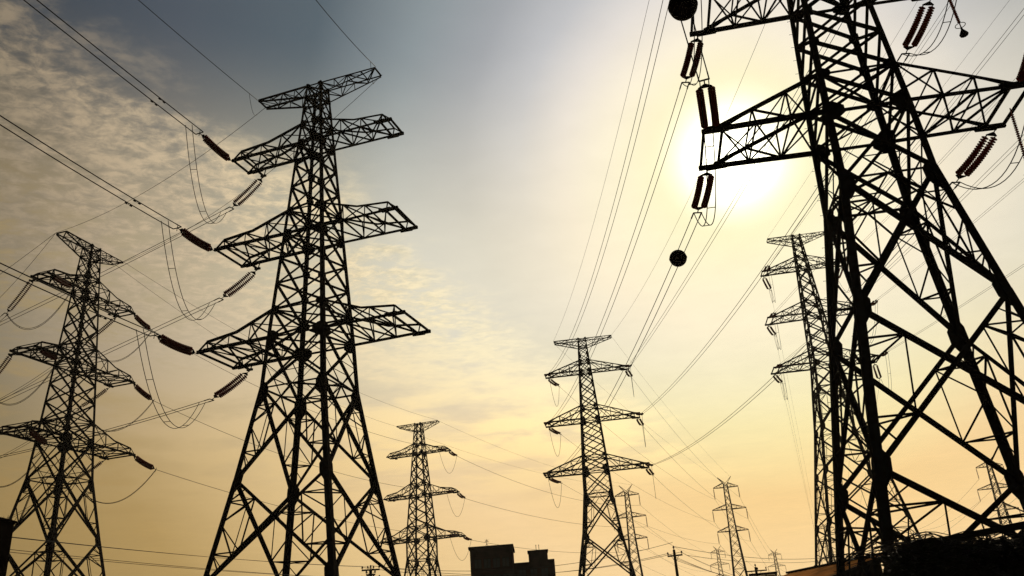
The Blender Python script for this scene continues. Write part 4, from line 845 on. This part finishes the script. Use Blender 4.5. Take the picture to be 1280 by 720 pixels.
# ---------------------------------------------------------------- tangled brush heap in front of the huge tower's feet
rr = random.Random(11)
def brush(label, prof, y0, depth, n_st, seedn):
    T = thing('brush_heap', label, 'brush', (0, 0, 0), 0, None); r_ = random.Random(seedn)
    xs = [p_[0] for p_ in prof]; zs = [p_[1] for p_ in prof]
    top = lambda x: float(np.interp(x, xs, zs))
    nx, ny = 90, 16; v = []; f = []
    for j in range(ny+1):
        for i in range(nx+1):
            x = xs[0]+(xs[-1]-xs[0])*i/nx; s = math.sin(math.pi*j/ny)**.3; z = top(x)*s*(0.95+.10*math.sin(x*3.1+j)+.06*(r_.random()-.5)*s)
            v.append((x+.4*(y0+depth*j/ny-20)+.05*(r_.random()-.5), y0+depth*j/ny, max(0, z)))
    f = [(j*(nx+1)+i, j*(nx+1)+i+1, (j+1)*(nx+1)+i+1, (j+1)*(nx+1)+i) for j in range(ny) for i in range(nx)]
    b = MB(); b.add(v, f); b.build('mound', TWIG, T)
    b = MB()
    for i in range(n_st):                # arching bramble canes
        x = xs[0]+(xs[-1]-xs[0])*r_.random(); y = y0+depth*(0.15+.7*r_.random()); z = top(x)*(.90+.09*r_.random())
        L = .5+1.4*r_.random(); a = r_.random()*6.28; up = .06+.20*r_.random()**2; big_ = i % 9 == 0; L = 2.2 if big_ else L; up = .26 if big_ else up; pts = []; k_ = 9; cv = (r_.random()-.5)*2.2
        for t in np.linspace(0, 1, k_): pts.append((x+.4*(y-20)+math.cos(a+cv*t)*L*t, y+math.sin(a+cv*t)*L*t*.6, z+up*4*t*(1-t)+.12*t*(r_.random()-.3)))
        b.tube(pts, 0, 4, False, [.018*(1-.6*i_/(k_-1)) for i_ in range(k_)])
    o = b.build('canes', TWIG, T); o['kind'] = 'stuff'
    b = MB()
    for i in range(n_st*7):
        x = xs[0]+(xs[-1]-xs[0])*r_.random(); y = y0+depth*(.1+.8*r_.random()); z = top(x)*(.80+.17*r_.random()); s = .05+.07*r_.random(); a = r_.random()*6.28; c = r_.random()*1.4
        d = A3(math.cos(a), math.sin(a), math.sin(c)-.4); d /= np.linalg.norm(d); w = np.cross(d, (r_.random(), r_.random(), 1)); w /= np.linalg.norm(w); p_ = A3(x+.4*(y-20), y, z)
        b.add([tuple(p_), tuple(p_+d*s+w*s*.45), tuple(p_+d*s*2), tuple(p_+d*s-w*s*.45)], [(0, 1, 2, 3)])
    o = b.build('leaves', LEAF, T); o['kind'] = 'stuff'
    return T
brush('dark heap of tangled brambles hiding the feet of the huge tower', BR_PROF, 18.6, 3.0, 900, 5)
PLK = MB(); PLK.bar(A3(*PL0), A3(*PL1), .16, .14); o = PLK.build('fallen_timber', WOOD); tag(o, 'long dark timber lying across the bramble heap at lower right', 'timber')

# ---------------------------------------------------------------- evening haze
hb = MB(); hb.box((-4200, -4200, -1.0), (4200, 4200, 64.0)); hm = bpy.data.materials.new('haze_air'); hm.use_nodes = True; hn = hm.node_tree; hn.nodes.clear()
pv_ = hn.nodes.new('ShaderNodeVolumePrincipled'); pv_.inputs['Color'].default_value = (0.9, 0.85, 0.75, 1); pv_.inputs['Density'].default_value = 0.00009; pv_.inputs['Anisotropy'].default_value = 0.3
ho = hn.nodes.new('ShaderNodeOutputMaterial'); hn.links.new(pv_.outputs[0], ho.inputs['Volume'])
hz = hb.build('haze', hm); hz['kind'] = 'stuff'
